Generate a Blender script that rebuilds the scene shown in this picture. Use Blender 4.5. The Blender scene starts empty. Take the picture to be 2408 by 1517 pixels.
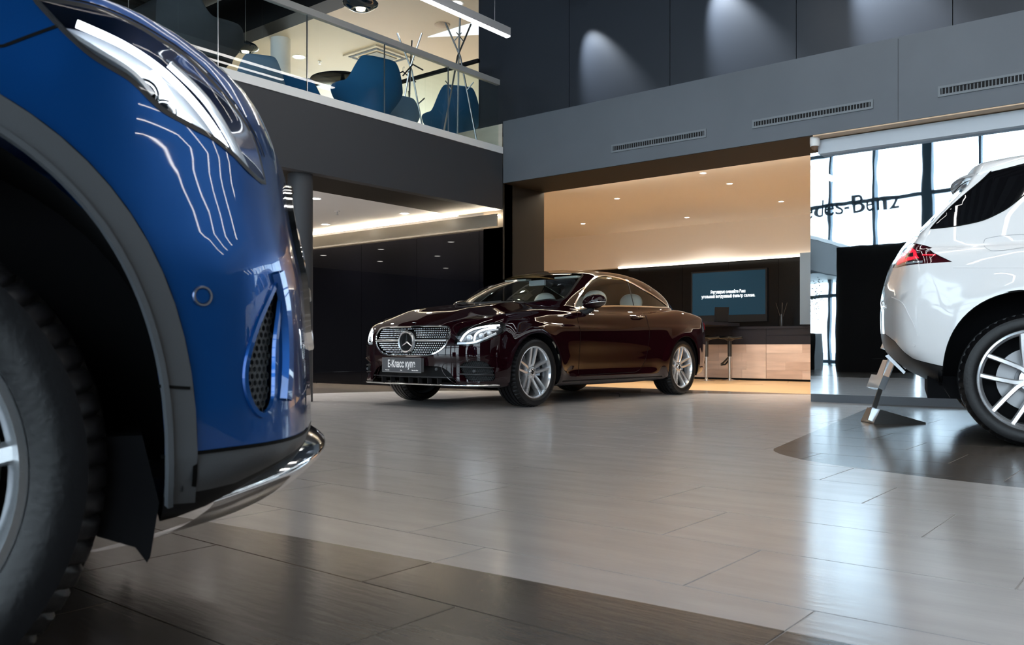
import bpy, bmesh, math, random
import numpy as np
from mathutils import Vector, Matrix
from mathutils.geometry import delaunay_2d_cdt
random.seed(7)
PI = math.pi
R = math.radians
sc = bpy.context.scene
COL = sc.collection
# ------------------------------------------------------------------ camera
H = 0.58; F = 2020.0; YH = 817.0; YAW = math.atan2(.6279, .7783)
cd = bpy.data.cameras.new('camera'); cam = bpy.data.objects.new('camera', cd); COL.objects.link(cam)
cam.location = (0, 0, H); cam.rotation_euler = (PI/2, 0, YAW)
cd.sensor_width = 36; cd.lens = F/2408*36; cd.shift_y = (YH-758.5)/2408
cd.clip_start = .05; cd.clip_end = 400
cd.dof.use_dof = True; cd.dof.focus_distance = 7.0; cd.dof.aperture_fstop = 9
sc.camera = cam
# ------------------------------------------------------------------ world (bright overcast daylight outside)
w = bpy.data.worlds.new('world'); sc.world = w; w.use_nodes = True
nt = w.node_tree; nt.nodes.clear()
o = nt.nodes.new('ShaderNodeOutputWorld'); bgn = nt.nodes.new('ShaderNodeBackground')
tc = nt.nodes.new('ShaderNodeTexCoord'); sp = nt.nodes.new('ShaderNodeSeparateXYZ'); rp = nt.nodes.new('ShaderNodeValToRGB')
rp.color_ramp.elements[0].position = 0; rp.color_ramp.elements[0].color = (.86, .95, 1, 1)
rp.color_ramp.elements[1].position = .8; rp.color_ramp.elements[1].color = (.62, .83, 1, 1)
nt.links.new(tc.outputs['Generated'], sp.inputs[0]); nt.links.new(sp.outputs['Z'], rp.inputs[0])
nt.links.new(rp.outputs[0], bgn.inputs[0]); nt.links.new(bgn.outputs[0], o.inputs[0])
bgn.inputs[1].default_value = 5.0
# ------------------------------------------------------------------ view
vs = sc.view_settings; vs.view_transform = 'Standard'; vs.look = 'None'; vs.gamma = 1; vs.use_curve_mapping = False
vs.exposure = 0.35
sc.render.film_transparent = False

# ------------------------------------------------------------------ geometry of the picture -> room
CS, SN = math.cos(YAW), math.sin(YAW)
def c2r(x, d): return (x*CS-d*SN, x*SN+d*CS)          # camera-plan (right, depth) -> room XY
def ray(px, py):
    a = (px-1204)/F; return Vector((a*CS-SN, a*SN+CS, -(py-YH)/F))
def PY(px, py, Y): r = ray(px, py); t = Y/r.y; return (r.x*t, Y, H+r.z*t)
def PX(px, py, X): r = ray(px, py); t = X/r.x; return (X, r.y*t, H+r.z*t)
def PZ(px, py, Z): r = ray(px, py); t = (Z-H)/r.z; return (r.x*t, r.y*t, Z)
def PD(px, d): return c2r((px-1204)/F*d, d)

# ------------------------------------------------------------------ materials
MT = {}
def mat(name, col=(.5, .5, .5), rough=.5, metal=0, coat=0, emit=None, es=0, trans=0, ior=1.5, noise=None, bump=None, spec=.5, alpha=1, coatr=.02):
    if name in MT: return MT[name]
    m = bpy.data.materials.new(name); m.use_nodes = True; n = m.node_tree.nodes; l = m.node_tree.links
    b = n['Principled BSDF']
    b.inputs['Base Color'].default_value = (*col, 1); b.inputs['Roughness'].default_value = rough
    b.inputs['Metallic'].default_value = metal; b.inputs['Coat Weight'].default_value = coat
    b.inputs['Coat Roughness'].default_value = coatr; b.inputs['IOR'].default_value = ior
    b.inputs['Transmission Weight'].default_value = trans; b.inputs['Specular IOR Level'].default_value = spec
    if emit: b.inputs['Emission Color'].default_value = (*emit, 1); b.inputs['Emission Strength'].default_value = es
    if noise:                                            # (scale, amount, stretch) colour variation
        s, a, st = noise
        g = n.new('ShaderNodeNewGeometry'); mp = n.new('ShaderNodeMapping'); mp.inputs['Scale'].default_value = st
        t = n.new('ShaderNodeTexNoise'); t.inputs['Scale'].default_value = s; t.inputs['Detail'].default_value = 6
        l.new(g.outputs['Position'], mp.inputs[0]); l.new(mp.outputs[0], t.inputs['Vector'])
        r_ = n.new('ShaderNodeValToRGB'); r_.color_ramp.elements[0].position = .3; r_.color_ramp.elements[1].position = .7
        r_.color_ramp.elements[0].color = (*[c*(1-a) for c in col], 1); r_.color_ramp.elements[1].color = (*[min(1, c*(1+a)) for c in col], 1)
        l.new(t.outputs['Fac'], r_.inputs[0]); l.new(r_.outputs[0], b.inputs['Base Color'])
    if bump:
        s, st, stretch = bump
        g = n.new('ShaderNodeNewGeometry'); mp = n.new('ShaderNodeMapping'); mp.inputs['Scale'].default_value = stretch
        t = n.new('ShaderNodeTexNoise'); t.inputs['Scale'].default_value = s; t.inputs['Detail'].default_value = 3
        bp = n.new('ShaderNodeBump'); bp.inputs['Strength'].default_value = st; bp.inputs['Distance'].default_value = .01
        l.new(g.outputs['Position'], mp.inputs[0]); l.new(mp.outputs[0], t.inputs['Vector']); l.new(t.outputs['Fac'], bp.inputs['Height'])
        l.new(bp.outputs[0], b.inputs['Normal'])
    MT[name] = m; return m
def glassmat(name, tint=(1, 1, 1), rough=0, ior=1.5):    # thin pane: straight transmission plus surface reflection
    m = bpy.data.materials.new(name); m.use_nodes = True; n = m.node_tree.nodes; l = m.node_tree.links; n.clear()
    o = n.new('ShaderNodeOutputMaterial'); mx = n.new('ShaderNodeMixShader'); t = n.new('ShaderNodeBsdfTransparent'); g = n.new('ShaderNodeBsdfGlossy')
    f = n.new('ShaderNodeFresnel'); f.inputs['IOR'].default_value = ior; t.inputs[0].default_value = (*tint, 1); g.inputs['Roughness'].default_value = rough
    ge = n.new('ShaderNodeNewGeometry'); iv = n.new('ShaderNodeMath'); iv.operation = 'SUBTRACT'; iv.inputs[0].default_value = 1; l.new(ge.outputs['Backfacing'], iv.inputs[1])
    mu = n.new('ShaderNodeMath'); mu.operation = 'MULTIPLY'; l.new(f.outputs[0], mu.inputs[0]); l.new(iv.outputs[0], mu.inputs[1])
    l.new(mu.outputs[0], mx.inputs[0]); l.new(t.outputs[0], mx.inputs[1]); l.new(g.outputs[0], mx.inputs[2]); l.new(mx.outputs[0], o.inputs[0])
    MT[name] = m; return m
M = mat
m_dark = M('charcoal_plaster', (.042, .045, .052), .6)
m_fasc = M('grey_fascia_paint', (.105, .12, .14), .55, noise=(1.5, .06, (1, 1, 1)))
m_fasc2 = M('balcony_fascia_paint', (.07, .073, .08), .5)
m_panel = M('dark_satin_panel', (.022, .027, .037), .4, spec=.35)
m_black = M('black_gloss_glass', (.002, .002, .003), .02, spec=.3)
m_blk = M('black_matte', (.008, .008, .009), .6, spec=.2)
m_soff = M('soffit_brown', (.022, .018, .014), .6, spec=.2)
m_cream = M('cream_ceiling_paint', (.8, .74, .68), .6)
m_lcream = M('cream_lounge_paint', (.74, .66, .54), .6)
m_white = M('white_paint', (.9, .9, .89), .5)
m_wceil = M('white_ceiling_paint', (.86, .85, .84), .6)
m_chrome = M('chrome', (.9, .9, .9), .08, 1)
m_steel = M('brushed_steel', (.62, .64, .66), .28, 1)
m_alu = M('satin_aluminium', (.75, .76, .78), .35, .6)
m_rail = M('rail_steel', (.8, .79, .76), .3, .5)
m_plast = M('black_plastic', (.02, .02, .022), .45)
m_oak = M('washed_oak_board', (.60, .46, .39), .45, noise=(2.2, .13, (.8, 1, 5)))
m_oak2 = M('washed_oak_board_pale', (.68, .53, .45), .45, noise=(2.6, .12, (.8, 1, 6)))
m_oak3 = M('washed_oak_board_dark', (.53, .39, .32), .45, noise=(2.4, .14, (.8, 1, 5)))
m_oakf = M('honey_oak_floor', (.62, .40, .2), .35, noise=(2.0, .12, (1, 8, 1)))
m_skirt = M('light_oak_board', (.62, .56, .47), .5, noise=(3, .08, (1, 1, 6)))
m_counter = M('charcoal_laminate', (.016, .016, .022), .4, spec=.25)
m_light = M('lamp_diffuser', (1, 1, 1), .5, emit=(1, .96, .9), es=14)
m_lin = M('linear_lamp_diffuser', (1, 1, 1), .5, emit=(1, .97, .93), es=16)
m_warm = M('warm_led', (1, 1, 1), .5, emit=(1, .84, .62), es=170)
m_bulb = M('warm_bulb', (1, 1, 1), .5, emit=(1, .85, .6), es=14)
m_reflect = M('ceiling_window_reflection', (.8, .85, .9), .5, emit=(.8, .9, 1), es=.75)  # weak glow stands in for a window reflected on the ceiling
m_glass = glassmat('balustrade_glass', (.93, .97, .96))
m_glassw = glassmat('window_glass', (.95, .98, 1))
m_mirror = M('polished_mirror_panel', (.72, .8, .86), .012, 1, bump=(.9, .12, (1.6, 1, .7)))
m_teal = M('blue_upholstery', (.004, .10, .26), .85)
m_lblue = M('pale_blue_upholstery', (.16, .27, .42), .85)
m_gryf = M('charcoal_upholstery', (.035, .04, .05), .85)
m_brnf = M('brown_upholstery', (.08, .06, .05), .85)
m_grille = M('vent_metal', (.16, .18, .2), .5)
m_grout = M('grout', (.50, .48, .47), .8)
m_smoke = M('smoked_glass_shade', (.01, .02, .03), .03, coat=1, spec=1)
m_leafm = M('plant_leaf', (.02, .05, .02), .5)

# ------------------------------------------------------------------ mesh builder
class MB:
    def __init__(s): s.v = []; s.f = []
    def add(s, vs, fs):
        n = len(s.v); s.v += [tuple(v) for v in vs]; s.f += [tuple(i+n for i in f) for f in fs]; return s
    def box(s, x0, x1, y0, y1, z0, z1):
        v = [(x, y, z) for z in (z0, z1) for y in (y0, y1) for x in (x0, x1)]
        return s.add(v, [(0, 2, 3, 1), (4, 5, 7, 6), (0, 1, 5, 4), (2, 6, 7, 3), (0, 4, 6, 2), (1, 3, 7, 5)])
    def bar(s, p0, p1, wd, ht, up=(0, 0, 1)):
        p0 = Vector(p0); p1 = Vector(p1); d = (p1-p0).normalized(); u = Vector(up); a = d.cross(u)
        if a.length < 1e-4: a = d.cross(Vector((1, 0, 0)))
        a.normalize(); b = a.cross(d).normalized()
        v = [p+a*(i*wd/2)+b*(j*ht/2) for p in (p0, p1) for i, j in ((-1, -1), (1, -1), (1, 1), (-1, 1))]
        return s.add(v, [(0, 1, 2, 3), (4, 7, 6, 5), (0, 4, 5, 1), (1, 5, 6, 2), (2, 6, 7, 3), (3, 7, 4, 0)])
    def tube(s, pts, r, n=10, closed=False, cap=True):
        P = [Vector(p) for p in pts]; m = len(P); rr = r if hasattr(r, '__len__') else [r]*m; rings = []
        prev = None
        for i, p in enumerate(P):
            a = P[(i-1) % m] if (i > 0 or closed) else p; b = P[(i+1) % m] if (i < m-1 or closed) else p
            d = (b-a).normalized()
            u = prev if prev is not None else (Vector((0, 0, 1)) if abs(d.z) < .9 else Vector((1, 0, 0)))
            u = (u-d*u.dot(d)).normalized(); prev = u; w_ = d.cross(u)
            rings.append([p+(u*math.cos(2*PI*k/n)+w_*math.sin(2*PI*k/n))*rr[i] for k in range(n)])
        vs_ = [q for r_ in rings for q in r_]; fs = []
        for i in range(m if closed else m-1):
            j = (i+1) % m
            for k in range(n): fs.append((i*n+k, i*n+(k+1) % n, j*n+(k+1) % n, j*n+k))
        if cap and not closed: fs += [tuple(range(n))[::-1], tuple((m-1)*n+k for k in range(n))]
        return s.add(vs_, fs)
    def lathe(s, prof, n=32, c=(0, 0, 0), axis='z', a0=0, a1=2*PI):
        full = abs(a1-a0-2*PI) < 1e-6; m = len(prof); cnt = n if full else n+1; vs_ = []
        for k in range(cnt):
            a = a0+(a1-a0)*k/n
            for r_, h in prof:
                q = (r_*math.cos(a), r_*math.sin(a), h)
                if axis == 'y': q = (q[0], q[2], q[1])
                if axis == 'x': q = (q[2], q[0], q[1])
                vs_.append((q[0]+c[0], q[1]+c[1], q[2]+c[2]))
        fs = []
        for k in range(n):
            k2 = (k+1) % cnt
            for i in range(m-1): fs.append((k*m+i, k2*m+i, k2*m+i+1, k*m+i+1))
        return s.add(vs_, fs)
    def prism(s, poly, t0, t1, fn):
        n = len(poly); v = [fn(a, b, t0) for a, b in poly]+[fn(a, b, t1) for a, b in poly]
        return s.add(v, [tuple(range(n))[::-1], tuple(range(n, 2*n))]+[(i, (i+1) % n, n+(i+1) % n, n+i) for i in range(n)])
    def build(s, name, m, parent=None, smooth=None, loc=None, rz=0, fix=True):
        me = bpy.data.meshes.new(name); me.from_pydata([tuple(v) for v in s.v], [], s.f); me.validate(verbose=False)
        if fix:
            b = bmesh.new(); b.from_mesh(me); bmesh.ops.recalc_face_normals(b, faces=b.faces); b.to_mesh(me); b.free()
        me.materials.append(m)
        if smooth is not None:
            me.shade_smooth(); me.set_sharp_from_angle(angle=R(smooth))
        o = bpy.data.objects.new(name, me); COL.objects.link(o)
        if parent: o.parent = parent
        if loc: o.location = loc
        if rz: o.rotation_euler = (0, 0, rz)
        return o
def tag(o, label, cat, group=None):
    o['label'] = label; o['category'] = cat
    if group: o['group'] = group
    return o
def empty(name, label, cat, loc=(0, 0, 0), rz=0, group=None):
    o = bpy.data.objects.new(name, None); COL.objects.link(o); o.location = loc; o.rotation_euler = (0, 0, rz)
    return tag(o, label, cat, group)
def struct(o): o['kind'] = 'structure'; return o
def SB(name, m, *b, parent=None):                         # a structure box
    x = MB().box(*b).build(name, m, parent)
    return x if parent else struct(x)
def dup(root, loc, rz, label=None):
    r_ = root.copy(); COL.objects.link(r_); r_.location = loc; r_.rotation_euler = (0, 0, rz)
    if label: r_['label'] = label
    for ch in list(root.children):
        c = ch.copy(); COL.objects.link(c); c.parent = r_
        for g in list(ch.children):
            d_ = g.copy(); COL.objects.link(d_); d_.parent = c
    return r_
def text_mesh(name, s, size, m, parent, matrix, ext=.002, sx=1.0, bold=0.0, align='CENTER'):
    cu = bpy.data.curves.new(name, 'FONT'); cu.body = s; cu.size = size; cu.align_x = align; cu.align_y = 'CENTER'; cu.extrude = ext; cu.offset = bold
    to = bpy.data.objects.new(name, cu); COL.objects.link(to)
    dg = bpy.context.evaluated_depsgraph_get(); me = bpy.data.meshes.new_from_object(to.evaluated_get(dg))
    bpy.data.objects.remove(to); me.materials.clear(); me.materials.append(m); me.transform(Matrix.Diagonal((sx, 1, 1, 1)))
    o = bpy.data.objects.new(name, me); COL.objects.link(o); o.parent = parent
    me.transform(matrix); return o
# ================================================================== ROOM
YB = 8.92; XF = -7.35; ZL = 3.27                           # back wall line, balcony edge, lounge floor
# ---- floor: real tiles .955 x .47 over a grout bed
floor_ = SB('floor', m_grout, -16, 9, -12, 10.62, -.30, -.003)
def floor_mat():
    m = bpy.data.materials.new('stone_tile'); m.use_nodes = True; n = m.node_tree.nodes; l = m.node_tree.links; b = n['Principled BSDF']
    g = n.new('ShaderNodeNewGeometry'); sx = n.new('ShaderNodeSeparateXYZ'); l.new(g.outputs['Position'], sx.inputs[0])
    X, Y = sx.outputs[0], sx.outputs[1]
    def mth(op, a, b_=None, c=None):
        q = n.new('ShaderNodeMath'); q.operation = op
        for i, v in enumerate((a, b_, c)):
            if v is None: continue
            if isinstance(v, (int, float)): q.inputs[i].default_value = v
            else: l.new(v, q.inputs[i])
        return q.outputs[0]
    def curve(sock, pts, lo, hi):                          # piecewise curve of one coordinate, pts in world units
        vlo = min(p[1] for p in pts); vhi = max(p[1] for p in pts)
        t = mth('DIVIDE', mth('SUBTRACT', sock, lo), hi-lo)
        fc = n.new('ShaderNodeFloatCurve'); c = fc.mapping.curves[0]
        pp = [((p[0]-lo)/(hi-lo), (p[1]-vlo)/(vhi-vlo)) for p in pts]
        c.points[0].location = pp[0]; c.points[1].location = pp[-1]
        for p in pp[1:-1]: c.points.new(*p)
        fc.mapping.update(); l.new(t, fc.inputs['Value'])
        return mth('ADD', mth('MULTIPLY', fc.outputs[0], vhi-vlo), vlo)
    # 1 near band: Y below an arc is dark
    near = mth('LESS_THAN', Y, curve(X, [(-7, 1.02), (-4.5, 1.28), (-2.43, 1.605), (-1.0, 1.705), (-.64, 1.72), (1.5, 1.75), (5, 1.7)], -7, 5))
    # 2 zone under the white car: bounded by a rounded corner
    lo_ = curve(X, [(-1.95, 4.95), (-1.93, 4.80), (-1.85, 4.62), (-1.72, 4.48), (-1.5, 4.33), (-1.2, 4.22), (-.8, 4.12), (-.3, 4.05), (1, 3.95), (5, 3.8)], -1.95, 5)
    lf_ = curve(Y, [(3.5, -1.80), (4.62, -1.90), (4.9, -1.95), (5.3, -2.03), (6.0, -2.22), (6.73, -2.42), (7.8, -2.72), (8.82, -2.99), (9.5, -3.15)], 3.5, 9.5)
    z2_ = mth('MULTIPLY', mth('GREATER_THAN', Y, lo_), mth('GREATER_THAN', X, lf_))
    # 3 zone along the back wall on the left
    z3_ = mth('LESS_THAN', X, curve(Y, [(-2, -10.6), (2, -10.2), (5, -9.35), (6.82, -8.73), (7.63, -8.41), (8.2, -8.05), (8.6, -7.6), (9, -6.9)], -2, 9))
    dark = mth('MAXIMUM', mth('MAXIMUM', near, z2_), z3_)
    mp = n.new('ShaderNodeMapping'); mp.inputs['Scale'].default_value = (1.2, 5, 1); l.new(g.outputs['Position'], mp.inputs[0])
    t = n.new('ShaderNodeTexNoise'); t.inputs['Scale'].default_value = 2.2; t.inputs['Detail'].default_value = 8; l.new(mp.outputs[0], t.inputs['Vector'])
    mp2 = n.new('ShaderNodeMapping'); mp2.inputs['Scale'].default_value = (1.5, 9, 1); l.new(g.outputs['Position'], mp2.inputs[0])
    t2 = n.new('ShaderNodeTexNoise'); t2.inputs['Scale'].default_value = 5; t2.inputs['Detail'].default_value = 3; b.inputs['Specular IOR Level'].default_value = .65; l.new(mp2.outputs[0], t2.inputs['Vector'])
    def ramp(c0, c1):
        r_ = n.new('ShaderNodeValToRGB'); r_.color_ramp.elements[0].position = .32; r_.color_ramp.elements[1].position = .68
        r_.color_ramp.elements[0].color = (*c0, 1); r_.color_ramp.elements[1].color = (*c1, 1); l.new(t.outputs['Fac'], r_.inputs[0]); return r_.outputs[0]
    oi = n.new('ShaderNodeObjectInfo')
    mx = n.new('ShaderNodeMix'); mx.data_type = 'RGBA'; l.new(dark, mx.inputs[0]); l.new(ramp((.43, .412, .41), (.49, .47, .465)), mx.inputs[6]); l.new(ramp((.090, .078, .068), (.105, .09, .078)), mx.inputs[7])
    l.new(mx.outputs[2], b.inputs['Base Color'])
    l.new(mth('MULTIPLY_ADD', t2.outputs['Fac'], .05, .17), b.inputs['Roughness'])
    bp = n.new('ShaderNodeBump'); bp.inputs['Strength'].default_value = .07; bp.inputs['Distance'].default_value = .006
    l.new(t2.outputs['Fac'], bp.inputs['Height']); l.new(bp.outputs[0], b.inputs['Normal'])
    return m
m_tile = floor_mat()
TX, TY, GAP = .955, .47, .0025
def tile_rect(i, j):
    x0 = -1.303-.32*j+i*TX; y0 = .95+j*TY
    return x0, x0+TX, y0, y0+TY
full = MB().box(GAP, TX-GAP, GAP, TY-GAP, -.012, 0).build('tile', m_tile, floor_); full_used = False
far = MB(); cand = []
for j in range(-24, 21):
    for i in range(-30, 30):
        x0, x1, y0, y1 = tile_rect(i, j)
        if x1 < -15.9 or x0 > 8.9 or y1 < -11.9 or y0 > 10.6: continue
        cx, cy = (x0+x1)/2, (y0+y1)/2
        xr = cx*CS+cy*SN; dp = -cx*SN+cy*CS
        vis = dp > 1.2 and abs(xr/dp) < .68 and cy < 9.3
        whole = x0 > -16 and x1 < 9 and y0 > -12 and y1 < 10.62
        cand.append((dp if vis and whole else 1e9, x0, x1, y0, y1))
cand.sort()
for k, (dp, x0, x1, y0, y1) in enumerate(cand):
    if k < 300 and dp < 1e8:
        t = full if not full_used else full.copy()
        if full_used: COL.objects.link(t); t.parent = floor_
        full_used = True; t.location = (x0, y0, 0)
    else:
        far.box(max(x0, -16)+GAP, min(x1, 9)-GAP, max(y0, -12)+GAP, min(y1, 10.62)-GAP, -.012, 0)
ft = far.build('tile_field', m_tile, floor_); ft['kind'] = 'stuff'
# oak floor of the kitchen recess
kf = SB('floor_kitchen', m_oakf, -12, 3, 10.62, 16, -.30, -.001)
# outside ground
SB('trim_pavement', M('pale_pavement', (.5, .52, .53), .8), -60, 60, -80, -12.6, -.4, -.05)
# ---- left part under the balcony
bw = SB('wall_back', m_blk, -17, XF, YB+.03, YB+.2, 0, 3.0)
xs = [-16.5]
jx = [PY(850, 700, YB)[0], PY(980, 650, YB)[0]]
step = jx[1]-jx[0]
edges = [jx[0]-step*3, jx[0]-step*2, jx[0]-step, jx[0], jx[1], jx[1]+step, XF]
edges = [e for e in edges if e <= XF]
for a, b in zip(edges[:-1], edges[1:]):
    if b-a > .05: MB().box(a+.003, b-.003, YB, YB+.03, .0, 2.2).build('panel', m_black, bw)
SB('trim_1', M('satin_bronze_panel', (.40, .36, .29), .3, .5), edges[0], XF, YB-.13, YB-.115, 2.203, 2.365)
led = MB().box(edges[0], XF-.02, YB-.06, YB-.03, 2.352, 2.362).build('cove_light', m_warm); tag(led, 'hidden warm light strip above the black glass wall', 'light')
SB('ceiling_low', m_wceil, -16, -8.19, -3, YB+.03, 2.43, 2.8)
SB('trim_2', m_soff, -8.19, XF-.12, -3, YB, 2.43, 2.85)
SB('wall_left', m_dark, -16.2, -16, -12, 12, 0, 8.4)
# ---- balcony
fas = SB('trim_3', m_dark, XF-.12, XF, -12, YB-.01, 2.43, 3.18); fas.name = 'trim_balcony_fascia'
SB('trim_balcony_edge', m_white, XF-.16, XF+.015, -12, YB-.02, 3.18, 3.27)
SB('floor_lounge', m_skirt, -16, XF-.12, -12, YB, 2.85, 3.268)
SB('floor_upper', m_skirt, -16, PY(1127.5, 200, YB)[0]-.03, YB+.001, 15.9, 3.2, 3.585)
SB('trim_step', m_skirt, -16, XF-.01, YB-.012, YB-.001, 3.27, 3.587)
YU = 9.32; XE = PY(1127.5, 200, YU)[0]
# upper dark wall with joints
uw = SB('wall_upper', m_blk, XE+.01, 9, YU+.04, YU+.2, 3.59, 8.6)
je = [XE, PY(1338, 100, YU)[0], PY(1575, 100, YU)[0], PY(1872, 50, YU)[0], PY(2240, 20, YU)[0]]
while je[-1] < 8: je.append(je[-1]+1.3)
for a, b in zip(je[:-1], je[1:]): MB().box(a+.004, b-.004, YU+.005, YU+.04, 3.59, 8.6).build('panel', m_panel, uw)
SB('trim_wall_return', m_panel, XE-.02, XE, YU+.005, 16, 3.59, 8.6)
# grey fascia over the coupe
gf = SB('wall_fascia', m_fasc, XF, 9, YB-.0, YB+.3, 2.79, 3.62)
jx2 = PY(2112, 150, YB)[0]
MB().box(jx2-.002, jx2+.002, YB-.003, YB, 2.8, 3.6).build('joint', m_dark, gf)
# reveal of the kitchen opening: pillar side and soffit
SB('wall_pillar', m_soff, XF-.35, XF, YB+.0, 9.84, 0, 2.79)
SB('trim_soffit', m_soff, XF-.1, 9, YB+.3, 9.84, 2.79, 3.2)
SB('trim_soffit_front', m_soff, XF, 9, YB+.005, YB+.3, 2.785, 2.79)
# vents
for k, (a, b, c, d_) in enumerate([((1438.6, 342), (1661, 302), (1438, 361), (1661, 322)), ((1769.5, 284.6), (2053.6, 232), (1769.5, 304.4), (2053.6, 254)), ((2206, 204), (2500, 153), (2206, 229.5), (2500, 180))]):
    p = [PY(*q, YB) for q in (a, b, c, d_)]; x0, x1 = p[0][0], p[1][0]; z1 = (p[0][2]+p[1][2])/2; z0 = (p[2][2]+p[3][2])/2
    lab = ['short grey linear vent left of the other two on the grey fascia', 'long grey linear vent in the middle of the grey fascia', 'grey linear vent at the right end of the fascia with crooked grille'][k]
    v = empty('vent', lab, 'vent', ((x0+x1)/2, YB, z0), 0, 'linear vents on the fascia')
    h_ = (x1-x0)/2; zh = z1-z0; fr = MB(); e = .022
    fr.box(-h_, h_, -.012, 0, 0, e).box(-h_, h_, -.012, 0, zh-e, zh).box(-h_, -h_+e, -.012, 0, e, zh-e).box(h_-e, h_, -.012, 0, e, zh-e)
    fr.build('frame', m_grille, v)
    MB().box(-h_+e, h_-e, -.002, 0, e, zh-e).build('backing', m_blk, v)
    n = int((2*h_-2*e)/.03)
    s0 = MB().box(-.004, .004, -.010, -.002, e, zh-e)
    base = s0.build('slat', m_grille, v)
    for i in range(n):
        s_ = base if i == 0 else base.copy()
        if i: COL.objects.link(s_); s_.parent = v
        s_.location = (-h_+e+(i+.5)*(2*h_-2*e)/n, 0, (-.006 if k == 2 and 3 < i < 11 else 0)); s_.rotation_euler = (0, 0, random.uniform(-.25, .25))
# ---- kitchen recess
zc = 2.9
SB('ceiling_kitchen', m_cream, -12, 3, 9.84, 15.2, zc, zc+.2)
SB('wall_kitchen_left', m_cream, -12.2, -12, 9.84, 15.3, 0, 3)
SB('wall_kitchen_front', m_cream, -12, XF-.35, 9.7, 9.9, 0, 2.9)
SB('wall_kitchen_right', m_blk, 3, 3.2, 9.2, 15.3, 0, 3.2)
SB('wall_kitchen_bulkhead', m_cream, -12, 3, 14.86, 15.05, 2.185, zc)
kb = SB('wall_kitchen_back', m_blk, -12, 3, 15.08, 15.25, 0, 2.3)
je = sorted([PY(1602, 700, 15.0)[0], PY(1828, 700, 15.0)[0]]); st = (je[1]-je[0])/2
ee = [je[0]+st*k for k in range(-4, 6)]
for a, b in zip(ee[:-1], ee[1:]): MB().box(a+.003, b-.003, 15.04, 15.08, .0, 2.18).build('panel', M('black_satin_panel', (.003, .003, .0035), .25, spec=.2), kb)
tag(MB().box(-9.2, -2, 14.80, 14.86, 2.165, 2.20).build('led_profile', M('led_profile_light', (1, 1, 1), .5, emit=(1, .93, .8), es=2.2)), 'thin white light profile along the foot of the cream bulkhead', 'light')
tag(MB().box(XF+.02, 3, 9.845, 9.875, 2.80, 2.83).build('cove_light', M('warm_cove_light', (1, 1, 1), .5, emit=(1, .86, .66), es=50)), 'hidden warm light strip behind the kitchen soffit', 'light')
SB('trim_kitchen_partition', M('blue_grey_panel', (.12, .17, .23), .4), PY(1881, 700, 14.3)[0], PY(1881, 700, 14.3)[0]+.5, 14.3, 15.0, .965, 2.17)
dn = [(1371, 526), (1451, 467), (1716, 432), (1837, 474)]
def downlight(x, y, z, r, label, group, m=m_light, spot=None):
    t = empty('downlight', label, 'light', (x, y, z), 0, group)
    MB().lathe([(r*.78, -.002), (r, -.004), (r*1.02, 0), (r*.78, .0)], 20).build('trim_ring', m_white, t, 40)
    MB().lathe([(0, -.0015), (r*.78, -.0015), (r*.78, 0), (0, 0)], 20).build('diffuser', m, t)
    if spot:
        ld = bpy.data.lights.new('downlight_lamp', 'SPOT'); ld.energy = spot[0]; ld.color = spot[1]; ld.spot_size = R(spot[2]); ld.spot_blend = .8; ld.shadow_soft_size = .05
        lo = bpy.data.objects.new('lamp', ld); COL.objects.link(lo); lo.parent = t; lo.location = (0, 0, -.02)
    return t
WC = (1, .93, .83)
for k, (a, b) in enumerate(dn):
    p = PZ(a, b, zc)
    downlight(p[0], p[1], zc, .05, 'round white downlight in the warm kitchen ceiling, '+['lowest left one', 'second from the left', 'highest one near the middle', 'rightmost one'][k], 'downlights in the kitchen ceiling', spot=(110, WC, 140))
for x, y in ((-5.2, 10.5), (-3.4, 10.5), (-1.6, 10.6), (-7.2, 13.9), (-9.5, 12.5)):  # extra unseen downlights, added for warm light in the recess
    downlight(x, y, zc, .05, 'unseen round white downlight added to warm the kitchen, hidden above the soffit', 'downlights in the kitchen ceiling', spot=(110, WC, 140))
# counter units
def counter_unit(x0, x1, split, label):
    c = empty('counter_unit', label, 'cabinet', ((x0+x1)/2, 14.4, 0), 0, 'kitchen counter units'); h_ = (x1-x0)/2
    MB().box(-h_, h_, .02, .62, .03, .9).build('body', m_counter, c)
    dr = MB().box(-h_+.003, h_-.003, .004, .02, .035, .632).build('door', m_oak, c, None)
    rows = 4; hz = (.632-.035)/rows
    for i in range(rows):
        cut = -h_+.003+(2*h_-.006)*random.choice((.3, .42, .55, .68))
        for (a_, b_) in ((-h_+.003, cut), (cut, h_-.003)):
            MB().box(a_+.0012, b_-.0012, 0, .006, .035+i*hz+.001, .035+(i+1)*hz-.001).build('plank', random.choice((m_oak, m_oak2, m_oak3)), dr)
    MB().box(-h_+.01, h_-.01, .05, .6, 0, .03).build('plinth', m_blk, c)
    if split:
        MB().box(-h_+.003, h_-.003, 0, .02, .637, .785).build('drawer', m_counter, c); MB().box(-h_+.003, h_-.003, 0, .02, .79, .905).build('drawer', m_counter, c)
    else: MB().box(-h_+.003, h_-.003, 0, .02, .637, .905).build('drawer', m_counter, c)
    return c
cx = [PY(q, 850, 14.4)[0] for q in (1640, 1721, 1801.6, 1960)]
counter_unit(cx[0]-.1, cx[1], False, 'narrow counter unit with oak front partly behind the stools')
counter_unit(cx[1], cx[2], False, 'counter unit with oak front and one deep dark drawer')
counter_unit(cx[2], cx[3], True, 'wide counter unit at the right with two dark drawers over oak')
tag(MB().box(cx[0]-.1, cx[3], 14.385, 15.03, .905, .945).build('worktop', m_counter), 'dark worktop running over the oak fronted counter', 'worktop')
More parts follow.
